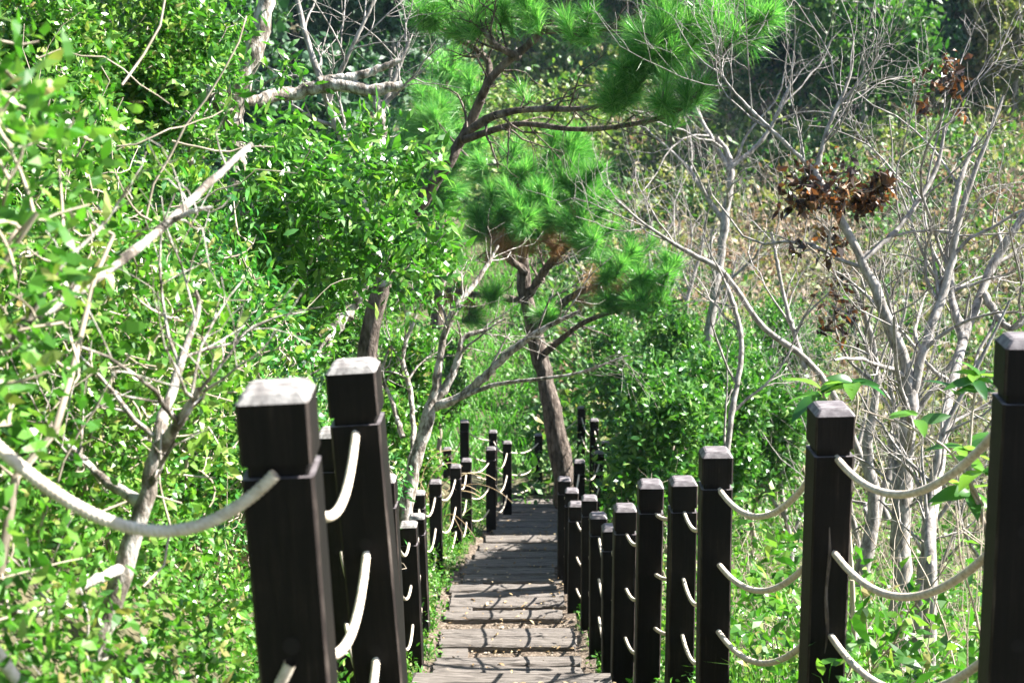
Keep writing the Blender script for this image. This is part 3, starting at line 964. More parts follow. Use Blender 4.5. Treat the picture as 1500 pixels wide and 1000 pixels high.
def pine(name, label, limbs, blobs, seed, needle, nn, width, brown=(), dead=7, spread=0.46, keep=1.0, dens=1.0):
    g = np.random.default_rng(seed)
    polys = [limb(c, 34) for c in limbs]
    root = polys[0][0][0, 0]
    t = thing(name, label, 'tree', root)
    loc = -Vector(root)
    sk = []
    for i, (p, r) in enumerate(polys):
        w = g.normal(0, 0.05, p.shape) * r[..., None]
        w[:, 0] = 0
        p += w
        ge = Geo()
        ge.tubes(p, r, 10)
        obj('trunk' if i == 0 else 'limb', ge.mesh('trunk', M['bark_pine'], True), t, loc)
        sk.append(p[0])
    tips, ctr = [], []
    for (px, py, d, rx, ry, n) in blobs:
        c = P(px, py, d)
        a, b = rx / F * d, ry / F * d
        n = int(n * dens)
        tp, _ = ellipsoid_points(c, (a, a * 0.9, b), n, 0.25, g)
        tips.append(tp)
        ctr.append(np.repeat(c[None], n, 0))
    tips, ctr = np.concatenate(tips), np.concatenate(ctr)
    sel = g.random(len(tips)) < keep
    tips, ctr = tips[sel], ctr[sel]
    tw, tr = connect(np.concatenate(sk), tips, 0.004, 7, 0.1, g, rmax=0.022, rad_gain=0.7)
    ge = Geo()
    ge.tubes(tw, tr, 5)
    if dead:
        for p, r in polys[1:]:
            a, b = kids(p, r, dead, 0.1, 0.9, (0.5, 1.3), (0.2, 0.7), 7, 0.25, (0, 0, 0.02), 0.35, rng=g)
            ge.tubes(a, b, 4)
            a, b = kids(a, b, 3, 0.2, 0.95, (0.4, 1.1), (0.1, 0.3), 5, 0.25, (0, 0, 0.02), 0.6, rng=g)
            ge.tubes(a, b, 3)
    obj('twig_spray', ge.mesh('twig_spray', M['bark_pine'], True), t, loc, kind='stuff')
    end_of = {tuple(np.round(a[-1], 4)): a[-1] - a[-3] for a in tw}
    dirs = np.array([end_of.get(tuple(np.round(p, 4)), p * 0 + (0, 0, 1)) for p in tips])
    dirs = norm(norm(dirs) + 0.5 * norm(tips - ctr) + np.array([0.1, 0, 1.0]))
    lf = Geo()
    lf.add(*needle_tufts(tips, dirs, nn, needle, width, g, spread))
    obj('needle_crown', lf.mesh('needle_crown', M['needle']), t, loc, kind='stuff')
    if len(brown):
        bt = np.concatenate([ellipsoid_points(P(px, py, d), (rx / F * d, rx / F * d, ry / F * d), n, 0.1, g)[0] for (px, py, d, rx, ry, n) in brown])
        lf = Geo()
        lf.add(*needle_tufts(bt, norm(g.normal(size=bt.shape) + np.array([0, 0, -0.2])), nn // 2, needle * 0.9, width, g))
        obj('dead_needle_clump', lf.mesh('dead_needle_clump', M['needle_brown']), t, loc, kind='stuff')
    return t


pine('leaning_pine', 'leaning pine with long dark boughs arching over the stairs behind the broadleaf tree',
     [[(530, 620, 9.8, 32), (545, 480, 9.7, 28), (575, 370, 9.6, 24), (620, 290, 9.5, 21), (658, 235, 9.4, 18), (690, 178, 9.4, 15), (722, 112, 9.2, 12), (780, 60, 9.1, 11), (850, -20, 9.0, 8)],
      [(650, 245, 9.5, 15), (690, 190, 9.3, 13), (740, 165, 9.0, 11), (800, 160, 8.8, 9), (870, 157, 8.6, 7), (930, 130, 8.5, 6), (975, 70, 8.4, 4)],
      [(680, 205, 9.3, 12), (760, 182, 9.0, 9), (850, 190, 8.8, 8), (945, 178, 8.5, 7), (1010, 150, 8.3, 7), (1060, 80, 8.2, 5), (1100, 20, 8.2, 4)],
      [(705, 150, 9.3, 13), (715, 90, 9.3, 10), (660, 50, 9.4, 7), (610, 20, 9.4, 5)],
      [(760, 85, 9.1, 12), (720, 60, 9.0, 9), (690, 10, 9.0, 6)],
      [(800, 45, 9.0, 12), (900, 40, 8.8, 9), (980, 10, 8.6, 6), (1040, -40, 8.5, 4)]],
     [(690, 20, 9.2, 75, 34, 24), (780, 8, 9.0, 45, 22, 8), (635, 25, 9.3, 35, 24, 10), (860, 30, 8.7, 50, 25, 8), (920, 95, 8.5, 40, 45, 18), (975, 60, 8.4, 55, 50, 22), (990, 135, 8.3, 42, 26, 15), (900, 135, 8.5, 28, 24, 9),
      (1075, 35, 8.2, 45, 32, 14), (1125, 12, 8.2, 30, 25, 9), (1010, 15, 8.4, 50, 30, 12), (770, 130, 9.0, 12, 10, 1), (770, -60, 9, 120, 40, 20), (1000, -60, 8.5, 130, 40, 24)],
     31, 0.20, 190, 0.0030, dead=12, spread=0.5, keep=0.8)

pine('pine_tree', 'short pine with stout leaning trunk and bright green needles at the landing end',
     [[(840, 780, 19.2, 40), (824, 690, 19.0, 33), (804, 580, 18.8, 28), (784, 490, 18.7, 26), (768, 420, 18.6, 21), (768, 340, 18.4, 14), (785, 250, 18.3, 9)],
      [(785, 480, 18.7, 14), (830, 440, 18.2, 11), (890, 410, 17.6, 9), (960, 400, 17.2, 6)],
      [(775, 430, 18.6, 14), (820, 370, 18.0, 11), (880, 330, 17.6, 8)],
      [(770, 400, 18.5, 12), (730, 360, 18.0, 10), (710, 320, 17.8, 7)],
      [(772, 350, 18.4, 11), (760, 280, 18.0, 8), (740, 230, 17.8, 5)],
      [(795, 520, 18.7, 10), (860, 470, 17.9, 8), (950, 445, 17.2, 6), (1000, 440, 17, 4)],
      [(770, 440, 18.6, 11), (690, 430, 18.2, 9), (620, 420, 18.0, 6), (560, 440, 17.8, 4)]],
     [(770, 255, 17.9, 80, 48, 24), (722, 312, 17.7, 42, 38, 13), (800, 305, 17.3, 72, 42, 20), (862, 262, 17.5, 38, 42, 10), (862, 332, 17.2, 46, 32, 10), (905, 372, 17.0, 64, 42, 16), (968, 398, 16.8, 38, 32, 9),
      (940, 440, 17.0, 60, 20, 12), (730, 425, 18.0, 20, 14, 3), (800, 460, 18.0, 20, 12, 3), (560, 440, 17.8, 26, 26, 7), (610, 400, 18.0, 40, 30, 9), (640, 170, 19.0, 40, 45, 16), (690, 465, 18.0, 16, 10, 2), (830, 215, 17.8, 40, 25, 12)],
     32, 0.32, 230, 0.0058, spread=0.42, dens=1.35, brown=[(830, 325, 17.6, 30, 18, 12), (770, 355, 17.8, 70, 14, 16), (900, 420, 17.3, 80, 18, 16), (740, 345, 17.8, 40, 14, 10), (660, 440, 18.0, 60, 16, 8)], dead=9)

# a blurred pine further back
pine('pine_sapling', 'soft bright green young pine standing behind the leaning pine',
     [[(640, 480, 24.5, 22), (645, 330, 24.3, 18), (650, 200, 24.2, 12), (655, 90, 24.1, 7)],
      [(645, 300, 24.3, 9), (610, 260, 24.0, 6), (590, 220, 24, 4)], [(648, 240, 24.3, 9), (690, 180, 24.0, 6), (700, 150, 24, 4)]],
     [(620, 170, 24, 60, 50, 26), (660, 110, 24, 50, 45, 20), (600, 240, 24, 45, 50, 18), (680, 190, 24, 40, 60, 18), (640, 270, 24, 50, 40, 16)],
     33, 0.42, 170, 0.010, dead=3, spread=0.4)

# --- small pale forked tree beside the fence
t, loc, tw = bare_tree('forked_tree', 'small pale barked tree forking beside the lower posts of the thicket side fence',
          [[(592, 830, 10.7, 26), (598, 720, 10.7, 22), (612, 660, 10.7, 20), (630, 605, 10.7, 19), (640, 560, 10.7, 14), (648, 500, 10.7, 11), (668, 450, 10.7, 10), (700, 410, 10.8, 7), (730, 360, 10.9, 4)],
           [(630, 600, 10.7, 13), (660, 555, 10.7, 12), (672, 520, 10.7, 10), (680, 495, 10.7, 8), (720, 480, 10.7, 4)],
           [(636, 598, 10.7, 13), (690, 570, 10.6, 12), (725, 535, 10.5, 11), (760, 505, 10.4, 10), (800, 480, 10.3, 8), (850, 455, 10.2, 5)],
           [(650, 592, 10.65, 7), (720, 565, 10.5, 6), (790, 555, 10.3, 5), (850, 545, 10.2, 4), (920, 520, 10.1, 2.5)],
           [(600, 700, 10.7, 13), (606, 640, 10.9, 9), (600, 570, 11, 8), (590, 520, 11, 7), (610, 460, 11, 4)],
           [(590, 640, 10.9, 9), (575, 590, 11, 7), (560, 545, 11, 5), (575, 500, 11, 3)]],
          [dict(k=6, t0=0.35, t1=0.97, ang=(0.4, 1.1), length=(0.25, 0.7), n=7, wob=0.18, bias=(0, 0, 0.12), rs=0.42),
           dict(k=4, t0=0.2, t1=0.95, ang=(0.4, 1.0), length=(0.12, 0.35), n=5, wob=0.2, rs=0.55)], 'bark_pale', 'tree', 41)
g = np.random.default_rng(42)
tp = tw[1][0][:, -1]
tp = tp[(tp[:, 0] < -0.35)]
lf = Geo()
lf.add(*leaf_whorl(tp, 4, 0.04, (0.06, 0.11), None, -0.3, g, width=0.3))
obj('crown', lf.mesh('crown', M['thicket']), t, loc, kind='stuff')

# --- leafy bushes along the lower path
def bush(px, py, d, rx, ry, n, size, label, group, matk, seed, name='leafy_bush', whorl=6, cat='shrub', n_tw=220):
    g = np.random.default_rng(seed)
    c = P(px, py, d)
    a, b = rx / F * d, ry / F * d
    zg = float(terrain(c[0], c[1]))
    root = np.array([c[0], c[1], zg])
    t = thing(name, label, cat, root, group)
    loc = -Vector(root)
    subs = [c] + [c + norm(g.normal(size=3)) * np.array([a, a, b]) * g.uniform(0.45, 0.95) for _ in range(12)]
    tips = np.concatenate([ellipsoid_points(s, np.array([a, a, b]) * (0.8 if i == 0 else g.uniform(0.22, 0.45)), n // (4 if i == 0 else 16), 0.4, g)[0] for i, s in enumerate(subs)])
    tips = tips[tips[:, 2] > terrain(tips[:, 0], tips[:, 1])]
    st = np.stack([root + (c - root) * s + np.array([0, 0, -0.1]) * (1 - s) + np.outer(np.ones(1), g.normal(0, 0.02, 3))[0] for s in np.linspace(0, 1, 10)])
    ge = Geo()
    ge.tubes(st[None], np.linspace(0.05, 0.015, 10)[None], 6)
    tw, tr = connect(st, tips[g.permutation(len(tips))[:n_tw]], 0.003, 5, 0.1, g, rmax=0.02)
    ge.tubes(tw, tr, 3)
    obj('stem', ge.mesh('stem', M['twig'], True), t, loc)
    lf = Geo()
    lf.add(*leaf_whorl(tips, whorl, size[1] * 0.6, size, norm(tips - c) * 0.6, 0.2, g, width=0.36))
    obj('crown', lf.mesh('crown', M[matk]), t, loc, kind='stuff')
    return t


BU = [(965, 590, 16.5, 90, 115, 1500, 'bush'), (1040, 550, 18, 90, 105, 1300, 'bush'), (905, 520, 20.5, 55, 65, 700, 'bush'), (1020, 680, 14, 85, 90, 1000, 'bush'), (1110, 610, 15, 90, 100, 1100, 'bush'), (940, 705, 15, 45, 70, 700, 'bush'), (1130, 520, 20, 80, 70, 800, 'bush'), (985, 650, 13.2, 80, 100, 1100, 'bush'), (1050, 590, 14, 80, 95, 1000, 'bush')]
for i, (px, py, d, rx, ry, n, mk) in enumerate(BU):
    bush(px, py, d, rx, ry, n, (0.07, 0.13), 'dense mid green bush crowding the lower path beyond the bare tree side fence', 'bushes beside the landing', mk, 300 + i)
BL = [(600, 560, 14, 50, 90, 500, 'thicket'), (560, 640, 12.5, 40, 90, 420, 'thicket'), (520, 470, 13, 60, 70, 420, 'broad'), (545, 540, 15, 50, 60, 380, 'broad'), (640, 560, 17.5, 45, 70, 420, 'scrub_green'), (620, 690, 15.6, 26, 50, 240, 'thicket')]
for i, (px, py, d, rx, ry, n, mk) in enumerate(BL):
    bush(px, py, d, rx, ry, n, (0.06, 0.11), 'loose green bush behind the forked pale tree', 'bushes behind the forked tree', mk, 320 + i)

for a_ in BACK:
    bush(*a_, whorl=7)

# --- leafless trees on the open side
T1 = dict(k=7, t0=0.2, t1=0.97, ang=(0.45, 1.1), length=(0.4, 1.15), n=8, wob=0.22, bias=(0, 0, 0.16), rs=0.5)
T2 = dict(k=5, t0=0.2, t1=0.97, ang=(0.45, 1.1), length=(0.2, 0.55), n=6, wob=0.25, bias=(0, 0, 0.14), rs=0.55)
T3 = dict(k=3, t0=0.25, t1=0.97, ang=(0.45, 1.1), length=(0.08, 0.25), n=4, wob=0.25, bias=(0, 0, 0.1), rs=0.6)


def lv(a, s=1.0, k=None):
    b = dict(a)
    b['length'] = (a['length'][0] * s, a['length'][1] * s)
    if k:
        b['k'] = k
    return b


ta, la, wa = bare_tree('leafless_tree', 'silver grey leafless tree with straight speckled trunk behind the cracked post',
          [[(1312, 1120, 7.6, 32), (1318, 960, 7.6, 31), (1320, 820, 7.6, 30), (1325, 700, 7.6, 27), (1332, 600, 7.6, 23), (1325, 530, 7.6, 18), (1290, 440, 7.6, 15), (1262, 380, 7.6, 14), (1225, 310, 7.6, 12), (1190, 245, 7.6, 10)],
           [(1190, 248, 7.6, 8), (1140, 200, 7.6, 6), (1080, 140, 7.7, 4), (1050, 100, 7.7, 2.5)],
           [(1195, 250, 7.6, 8), (1212, 190, 7.6, 6), (1245, 110, 7.6, 4), (1250, 60, 7.6, 2.5)],
           [(1264, 380, 7.6, 10), (1320, 330, 7.7, 8), (1370, 250, 7.8, 7), (1385, 180, 7.8, 4)],
           [(1332, 600, 7.6, 17), (1350, 520, 7.6, 15), (1385, 420, 7.7, 13), (1405, 320, 7.7, 10), (1440, 220, 7.7, 7), (1470, 140, 7.7, 3)]],
          [lv(T1), lv(T2), T3], 'bark_grey', 'tree', 51)
tb, lb, wb = bare_tree('leafless_tree', 'grey leafless tree of several thin curving stems beside the speckled trunk',
          [[(1225, 1060, 8.4, 20), (1260, 860, 8.4, 20), (1280, 740, 8.4, 18), (1270, 660, 8.4, 15), (1284, 560, 8.4, 11), (1270, 470, 8.4, 8), (1240, 400, 8.4, 5)],
           [(1258, 870, 8.4, 13), (1300, 700, 8.5, 11), (1345, 600, 8.6, 9), (1400, 520, 8.6, 7), (1420, 430, 8.6, 4)],
           [(1330, 1040, 7.0, 17), (1350, 860, 7.0, 14), (1362, 740, 7.0, 12), (1380, 640, 7.0, 9), (1430, 540, 7.0, 6), (1480, 440, 7, 4)]],
          [lv(T1), lv(T2), T3], 'bark_grey', 'tree', 52)
tc_, lc, wc = bare_tree('leafless_tree', 'thick limbed grey leafless tree leaning up behind the post with the frame edge rope',
          [[(1360, 1080, 6.6, 20), (1362, 900, 6.6, 19), (1365, 780, 6.7, 18), (1380, 650, 7.4, 14), (1410, 500, 8.0, 14), (1450, 400, 8.2, 14), (1490, 330, 8.2, 12), (1560, 230, 8.2, 8)],
           [(1410, 500, 8.0, 14), (1390, 400, 8.2, 12), (1400, 290, 8.2, 10), (1430, 200, 8.3, 5)],
           [(1440, 430, 8.1, 12), (1480, 480, 8.0, 10), (1530, 440, 8.0, 7)]],
          [lv(T1, 1.1), lv(T2), T3], 'bark_grey', 'tree', 53)
td, ld, wd = bare_tree('leafless_tree', 'dark thin leafless tree whose stem arcs across in front of the mid green bushes',
          [[(1300, 760, 9.4, 11), (1210, 560, 9.4, 10), (1120, 480, 9.4, 9), (1060, 400, 9.4, 8), (1000, 365, 9.4, 6), (940, 325, 9.4, 4), (900, 290, 9.4, 2.5)],
           [(1056, 740, 9.2, 9), (1070, 620, 9.2, 9), (1086, 500, 9.3, 8), (1062, 410, 9.4, 6)],
           [(1180, 540, 9.4, 8), (1150, 440, 9.5, 6), (1130, 340, 9.6, 4)]],
          [lv(T1, 1, 6), lv(T2, 1, 4), T3], 'bark_grey', 'tree', 54)
te, le_, we = bare_tree('leafless_tree', 'pale leafless tree with wide antler like branches on the slope beyond the bare trees',
          [[(1030, 620, 17, 16), (1040, 480, 17, 14), (1062, 330, 17, 12), (1070, 240, 17, 10), (1050, 200, 17, 6)],
           [(1066, 250, 17, 8), (1120, 200, 17, 6), (1160, 120, 17, 4)], [(1062, 330, 17, 8), (1010, 250, 17, 6), (960, 200, 17, 3)], [(1066, 245, 17, 8), (1030, 180, 17, 6), (1000, 120, 17, 4)]],
          [lv(T1, 1.5, 5), lv(T2, 1.5, 3), lv(T3, 1.5, 2)], 'bark_grey', 'tree', 55)
for i, (px, d, h) in enumerate([(1150, 15, 260), (1250, 14, 280), (1360, 13, 300), (1460, 12.5, 300), (1110, 19, 230), (1310, 20, 280), (1010, 24, 230), (930, 26, 200)]):
    zt = terrain(P(px, 500, d)[0], P(px, 500, d)[1])
    pyb = 500 + F * ((-(zt) / P(px, 500, d)[1] * 0.978 - SP) / CP)
    pyb = float(np.clip(pyb, 500, 1200))
    bare_tree('leafless_tree', 'slender pale leafless tree among the scrub on the open slope', [[(px, pyb, d, 11), (px + 8, pyb - h * 0.4, d, 9), (px - 6, pyb - h * 0.75, d, 7), (px + 15, pyb - h * 1.1, d, 4), (px + 25, pyb - h * 1.35, d, 2)],
              [(px + 4, pyb - h * 0.4, d, 6), (px + 50, pyb - h * 0.8, d, 4), (px + 70, pyb - h * 1.1, d, 2)], [(px, pyb - h * 0.55, d, 6), (px - 50, pyb - h * 0.85, d, 4), (px - 60, pyb - h * 1.15, d, 2)]],
              [lv(T1, d / 10, 5), lv(T2, d / 10, 4), lv(T3, d / 10, 2)], 'bark_grey', 'tree', 60 + i, 6, 'slender leafless trees on the open slope')


# withered leaf clusters hanging on the leafless trees (parts of those trees)
def withered(parent, loc, twigs, blobs, seed):
    g = np.random.default_rng(seed)
    lf, ge = Geo(), Geo()
    pool = np.concatenate([a.reshape(-1, 3) for a, b in twigs[1:]])
    for (px, py, d, rx, ry, n) in blobs:
        c = P(px, py, d)
        r = np.array((rx / F * d, rx / F * d * 1.3, ry / F * d)) * 1.15
        near = pool[(((pool - c) / r) ** 2).sum(1) < 1.0]
        tp, o = ellipsoid_points(c, r * 0.8, n, 0.1, g)
        if len(near):
            tp = np.concatenate([tp[: n // 3], near[g.integers(len(near), size=n)]])
        tw, tr = connect(pool[(((pool - c) / (r * 3)) ** 2).sum(1) < 1.0][::2], tp, 0.0015, 5, 0.15, g, rmax=0.004)
        ge.tubes(tw, tr, 3)
        lf.add(*leaf_whorl(tp, 3, 0.03, (0.03, 0.085), None, -0.45, g, width=0.42, droop=0.35, fold=0.4))
    obj('leaf_stalk', ge.mesh('leaf_stalk', M['twig'], True), parent, loc, kind='stuff')
    obj('withered_leaf_cluster', lf.mesh('withered_leaf_cluster', M['rust']), parent, loc, kind='stuff', label='cluster of withered rust brown leaves')


withered(ta, la, wa, [(1248, 265, 7.6, 44, 44, 70), (1225, 275, 7.6, 40, 30, 20), (1160, 285, 7.6, 48, 12, 18), (1180, 260, 7.7, 45, 30, 12), (1210, 350, 7.6, 55, 30, 14), (1385, 110, 7.8, 36, 16, 16), (1370, 150, 7.8, 30, 20, 6)], 71)
withered(tb, lb, wb, [(1240, 440, 8.4, 40, 30, 14), (1215, 480, 8.4, 30, 20, 8)], 72)

# --- big-leaved sapling by the fence: every leaf is a part
def big_leaf_mesh(k):
    g = np.random.default_rng(900 + k)
    n = 7
    t = np.linspace(0, 1, n)
    w = 0.19 * np.sin(np.pi * t ** 0.75) ** 0.8 * g.uniform(0.85, 1.15)
    z = -0.28 * t ** 2 * g.uniform(0.4, 1.3) + 0.06 * t
    v, f = [], []
    for i in range(n):
        e = 0.012 * math.sin(i * 2.4 + k)
        v += [(t[i], -w[i], z[i] + w[i] * 0.30 + e), (t[i], 0, z[i]), (t[i], w[i], z[i] + w[i] * 0.30 - e)]
    for i in range(n - 1):
        a = i * 3
        f += [(a, a + 3, a + 4, a + 1), (a + 1, a + 4, a + 5, a + 2)]
    return make_mesh('leaf', np.array(v), np.array(f), True, [M['bigleaf']])


BLM = [big_leaf_mesh(k) for k in range(5)]


def big_sapling(label, stems, clusters, seed):
    g = np.random.default_rng(seed)
    polys = [limb(c, 14) for c in stems]
    root = polys[0][0][0, 0]
    t = thing('big_leaved_sapling', label, 'sapling', root)
    for p, r in polys:
        ge = Geo()
        ge.tubes(p, r, 6)
        obj('stem', ge.mesh('stem', M['twig'], True), t, -Vector(root))
    for (px, py, d, n, L) in clusters:
        c = P(px, py, d)
        a0 = g.uniform(0, 6.28)
        for j in range(n):
            a = a0 + j * 2.4 + g.normal(0, 0.25)
            el = g.uniform(-0.25, 0.55)
            o = obj('leaf', BLM[int(g.integers(5))], t)
            s = L * g.uniform(0.7, 1.15)
            m = Matrix.Translation(Vector(c - root) + Vector(g.normal(0, 0.008, 3))) @ Matrix.Rotation(a, 4, 'Z') @ Matrix.Rotation(-el, 4, 'Y') @ Matrix.Rotation(g.normal(0, 0.35), 4, 'X') @ Matrix.Scale(s, 4)
            o.matrix_local = m
    return t


big_sapling('fresh green sapling with large drooping leaves behind the cracked post',
            [[(1255, 1000, 5.2, 9), (1245, 800, 5.1, 8), (1232, 660, 5.0, 6), (1205, 575, 4.9, 4)], [(1235, 680, 5.0, 5), (1255, 600, 4.9, 4), (1252, 560, 4.9, 3)]],
            [(1205, 575, 4.9, 8, 0.15), (1248, 562, 4.85, 7, 0.13)], 81)
big_sapling('fresh green sapling with large glossy leaves beside the topmost post of the bare tree side',
            [[(1480, 1150, 4.3, 10), (1465, 900, 4.3, 8), (1440, 760, 4.3, 7), (1420, 700, 4.3, 6), (1425, 600, 4.3, 4), (1430, 560, 4.3, 3)], [(1440, 740, 4.3, 5), (1390, 660, 4.25, 4), (1330, 625, 4.2, 3), (1262, 600, 4.2, 2.5)]],
            [(1430, 555, 4.3, 8, 0.12), (1405, 575, 4.3, 6, 0.12), (1420, 660, 4.3, 7, 0.13), (1420, 720, 4.35, 8, 0.15), (1440, 690, 4.3, 6, 0.14), (1345, 610, 4.2, 4, 0.12), (1445, 900, 4.5, 6, 0.12), (1420, 870, 4.6, 5, 0.1)], 82)

# ------------------------------------------------------------------ ground cover (nobody could count it)
g = np.random.default_rng(91)
n = 10500
y = np.where(g.random(n) < 0.4, g.uniform(1.0, 4.5, n), g.uniform(1.0, 14, n))
x = xc(y) - 0.72 - g.uniform(0, 1, n) ** 1.2 * 1.9
lf = Geo()
lf.add(*leaf_whorl(above(x, y, g.uniform(0, 1, n) ** 1.3 * np.clip(0.15 + (-x - 0.6) * 0.7, 0.1, 0.75)), 5, 0.045, (0.024, 0.052), None, 0.4, g, width=0.36))
obj('thicket_undergrowth', lf.mesh('thicket_undergrowth', M['thicket']), kind='stuff', label='low leafy ground cover at the foot of the thicket', category='undergrowth')
# low leafy undergrowth on the open slope
n = 12000
y = g.uniform(3.8, 26, n)
x = xc(y) + 0.85 + g.uniform(0, 1, n) ** 1.3 * (3 + y * 0.45)
hgt = g.uniform(0, 1, n) ** 1.4 * (0.55 + 0.35 * np.sin(x * 1.9) * np.sin(y * 1.3) + 0.03 * y)
hgt = np.maximum(hgt, 0.02)
lf = Geo()
lf.add(*leaf_whorl(above(x, y, hgt), 4, 0.05, (0.04, 0.10), None, 0.4, g, width=0.36))
obj('undergrowth', lf.mesh('undergrowth', M['thicket']), kind='stuff', label='low leafy undergrowth covering the open slope beyond the fence', category='undergrowth')
n = 9000
y = g.uniform(2.5, 24, n)
x = xc(y) + 0.8 + g.uniform(0, 1, n) ** 1.2 * (3 + y * 0.4)
lf = Geo()
lf.add(*blades(above(x, y), norm(np.stack([g.normal(0, .4, n), g.normal(0, .4, n), np.ones(n)], -1)), g.uniform(0.15, 0.6, n), np.full(n, 0.006), 0.8, g))
obj('wild_grass', lf.mesh('wild_grass', M['grass']), kind='stuff', label='wild green grass growing through the undergrowth of the open slope', category='grass')
n = 900
y = g.uniform(3, 20, n)
x = xc(y) + 0.9 + g.uniform(0, 1, n) * (2 + y * 0.4)
p0 = above(x, y, 0)
dd = norm(np.stack([g.normal(0, .45, n), g.normal(0, .45, n), np.ones(n)], -1))
pl = np.empty((n, 7, 3))
pl[:, 0] = p0
LL = g.uniform(0.4, 1.5, n)
for j in range(1, 7):
    dd = norm(dd + g.normal(0, 0.16, (n, 3)))
    pl[:, j] = pl[:, j - 1] + dd * (LL / 6)[:, None]
rd = np.linspace(1, 0.4, 7)[None] * g.uniform(0.002, 0.006, (n, 1))
ok = (pl[:, :, 0] - xc(pl[:, :, 1])).min(1) > 0.98
pl, rd = pl[ok], rd[ok]
ge = Geo()
ge.tubes(pl, rd, 4)
a, b = kids(pl, rd, 3, 0.3, 0.95, (0.4, 1.0), (0.15, 0.5), 5, 0.2, (0, 0, 0.1), 0.6, rng=g)
ok = (a[:, :, 0] - xc(a[:, :, 1])).min(1) > 0.95
a, b = a[ok], b[ok]
ge.tubes(a, b, 3)
obj('dead_brushwood', ge.mesh('dead_brushwood', M['twig'], True), kind='stuff', label='thin dead brushwood stems standing in the open slope undergrowth', category='brushwood')

# verge tufts on both sides of the stairs
n = 9000
y = g.uniform(5, 20, n)
side = np.where(g.random(n) < 0.5, -1, 1)
x = xc(y) + side * (0.53 + 0.3 * g.uniform(0, 1, n) ** 0.7)
clump = np.sin(y * 5.1 + side) + np.sin(y * 11.3 + 2 * side) > -0.5
x, y = x[clump], y[clump]
lf = Geo()
lf.add(*blades(above(x, y, 0.03), norm(np.stack([g.normal(0, .5, len(x)), g.normal(0, .5, len(x)), np.ones(len(x))], -1)), g.uniform(0.06, 0.2, len(x)), np.full(len(x), 0.006), 0.8, g))
sel = g.random(len(x)) < 0.6
lf.add(*leaf_whorl(above(x[sel], y[sel], g.uniform(0.04, 0.16, sel.sum())), 2, 0.02, (0.025, 0.05), None, 0.4, g, width=0.5))
obj('verge_weeds', lf.mesh('verge_weeds', M['grass']), kind='stuff', label='small weeds and grass along both edges of the stairs', category='weeds')

# grass on the open hollow behind the landing
n = 34000
y = g.uniform(20.6, 46, n)
x = g.uniform(-0.42, 0.42, n) * y * 0.5 + 0.2
lf = Geo()
lf.add(*blades(above(x, y), norm(np.stack([g.normal(0, .45, n), g.normal(0, .45, n), np.ones(n)], -1)), g.uniform(0.25, 0.7, n), np.full(n, 0.03), 0.7, g))
obj('meadow', lf.mesh('meadow', M['meadow']), kind='stuff', label='bright green grassy hollow behind the landing', category='grass')

# arching dry grass at the thicket side of the lower fence
root = P(625, 720, 15.0)
root[2] = terrain(root[0], root[1])
t = thing('dry_grass_clump', 'clump of arching straw coloured grass beside the lower posts', 'grass clump', root)
n = 16
pl = np.empty((n, 12, 3))
pl[:, 0] = g.normal(0, 0.10, (n, 3)) * np.array([1, 1, 0])
dd = norm(np.stack([g.normal(0.25, .45, n), g.normal(0, .4, n), np.full(n, 1.3)], -1))
LL = g.uniform(0.7, 1.25, n)
for j in range(1, 12):
    dd = norm(dd + np.array([0.06, -0.02, -0.17]) * (j / 5) + np.stack([dd[:, 0] * 0.1, dd[:, 1] * 0.1, dd[:, 2] * 0], -1))
    pl[:, j] = pl[:, j - 1] + dd * (LL / 11)[:, None]
ge = Geo()
ge.tubes(pl, np.linspace(0.006, 0.003, 12)[None].repeat(n, 0), 4)
obj('blade', ge.mesh('blade', M['straw'], True), t, kind='stuff')
lf = Geo()
lf.add(*blades(pl[:, 0].repeat(6, 0) + g.normal(0, 0.05, (n * 6, 3)) * np.array([1, 1, 0]), norm(np.stack([g.normal(0.1, .5, n * 6), g.normal(0, .5, n * 6), np.ones(n * 6)], -1)), g.uniform(0.4, 1.0, n * 6), np.full(n * 6, 0.012), 0.9, g))
obj('basal_tuft', lf.mesh('basal_tuft', M['grass']), t, kind='stuff')

# ------------------------------------------------------------------ hillside scrub and far wood
def scrub_mass(name, label, n, xr, yr, hmax, size, matk, seed, cond=None, cat='scrub'):
    """n dome-shaped low bushes, each a shell of leaves"""
    g = np.random.default_rng(seed)
    y = yr[0] + (yr[1] - yr[0]) * g.uniform(0, 1, n) ** 1.2
    x = g.uniform(xr[0], xr[1], n) * y
    if cond is not None:
        kk = cond(x, y, g)
        x, y = x[kk], y[kk]
    m = len(x)
    r = g.uniform(0.5, 1.25, m) * (0.7 + y / 70)
    h = r * g.uniform(0.8, 1.5, m) * hmax / 2
    base = above(x, y, 0)
    k = 130
    d = norm(g.normal(size=(m, k, 3)))
    d[:, :, 2] = np.abs(d[:, :, 2])
    lump = 1 + 0.22 * np.sin(d[:, :, 0] * 5 + x[:, None]) * np.sin(d[:, :, 1] * 6 + y[:, None])
    p = base[:, None, :] + d * np.stack([r, r, h], -1)[:, None, :] * (lump * g.uniform(0.55, 1.02, (m, k)) ** 0.6)[:, :, None]
    sc = np.repeat(0.55 + y / 45, k)
    p = p.reshape(-1, 3)
    dd = norm(d.reshape(-1, 3) * 0.8 + g.normal(size=p.shape) * 0.8)
    lf = Geo()
    lf.add(*leaves(p, dd, g.uniform(size[0], size[1], len(p)) * sc, width=0.45, rng=g))
    return obj(name, lf.mesh(name, M[matk]), kind='stuff', label=label, category=cat)


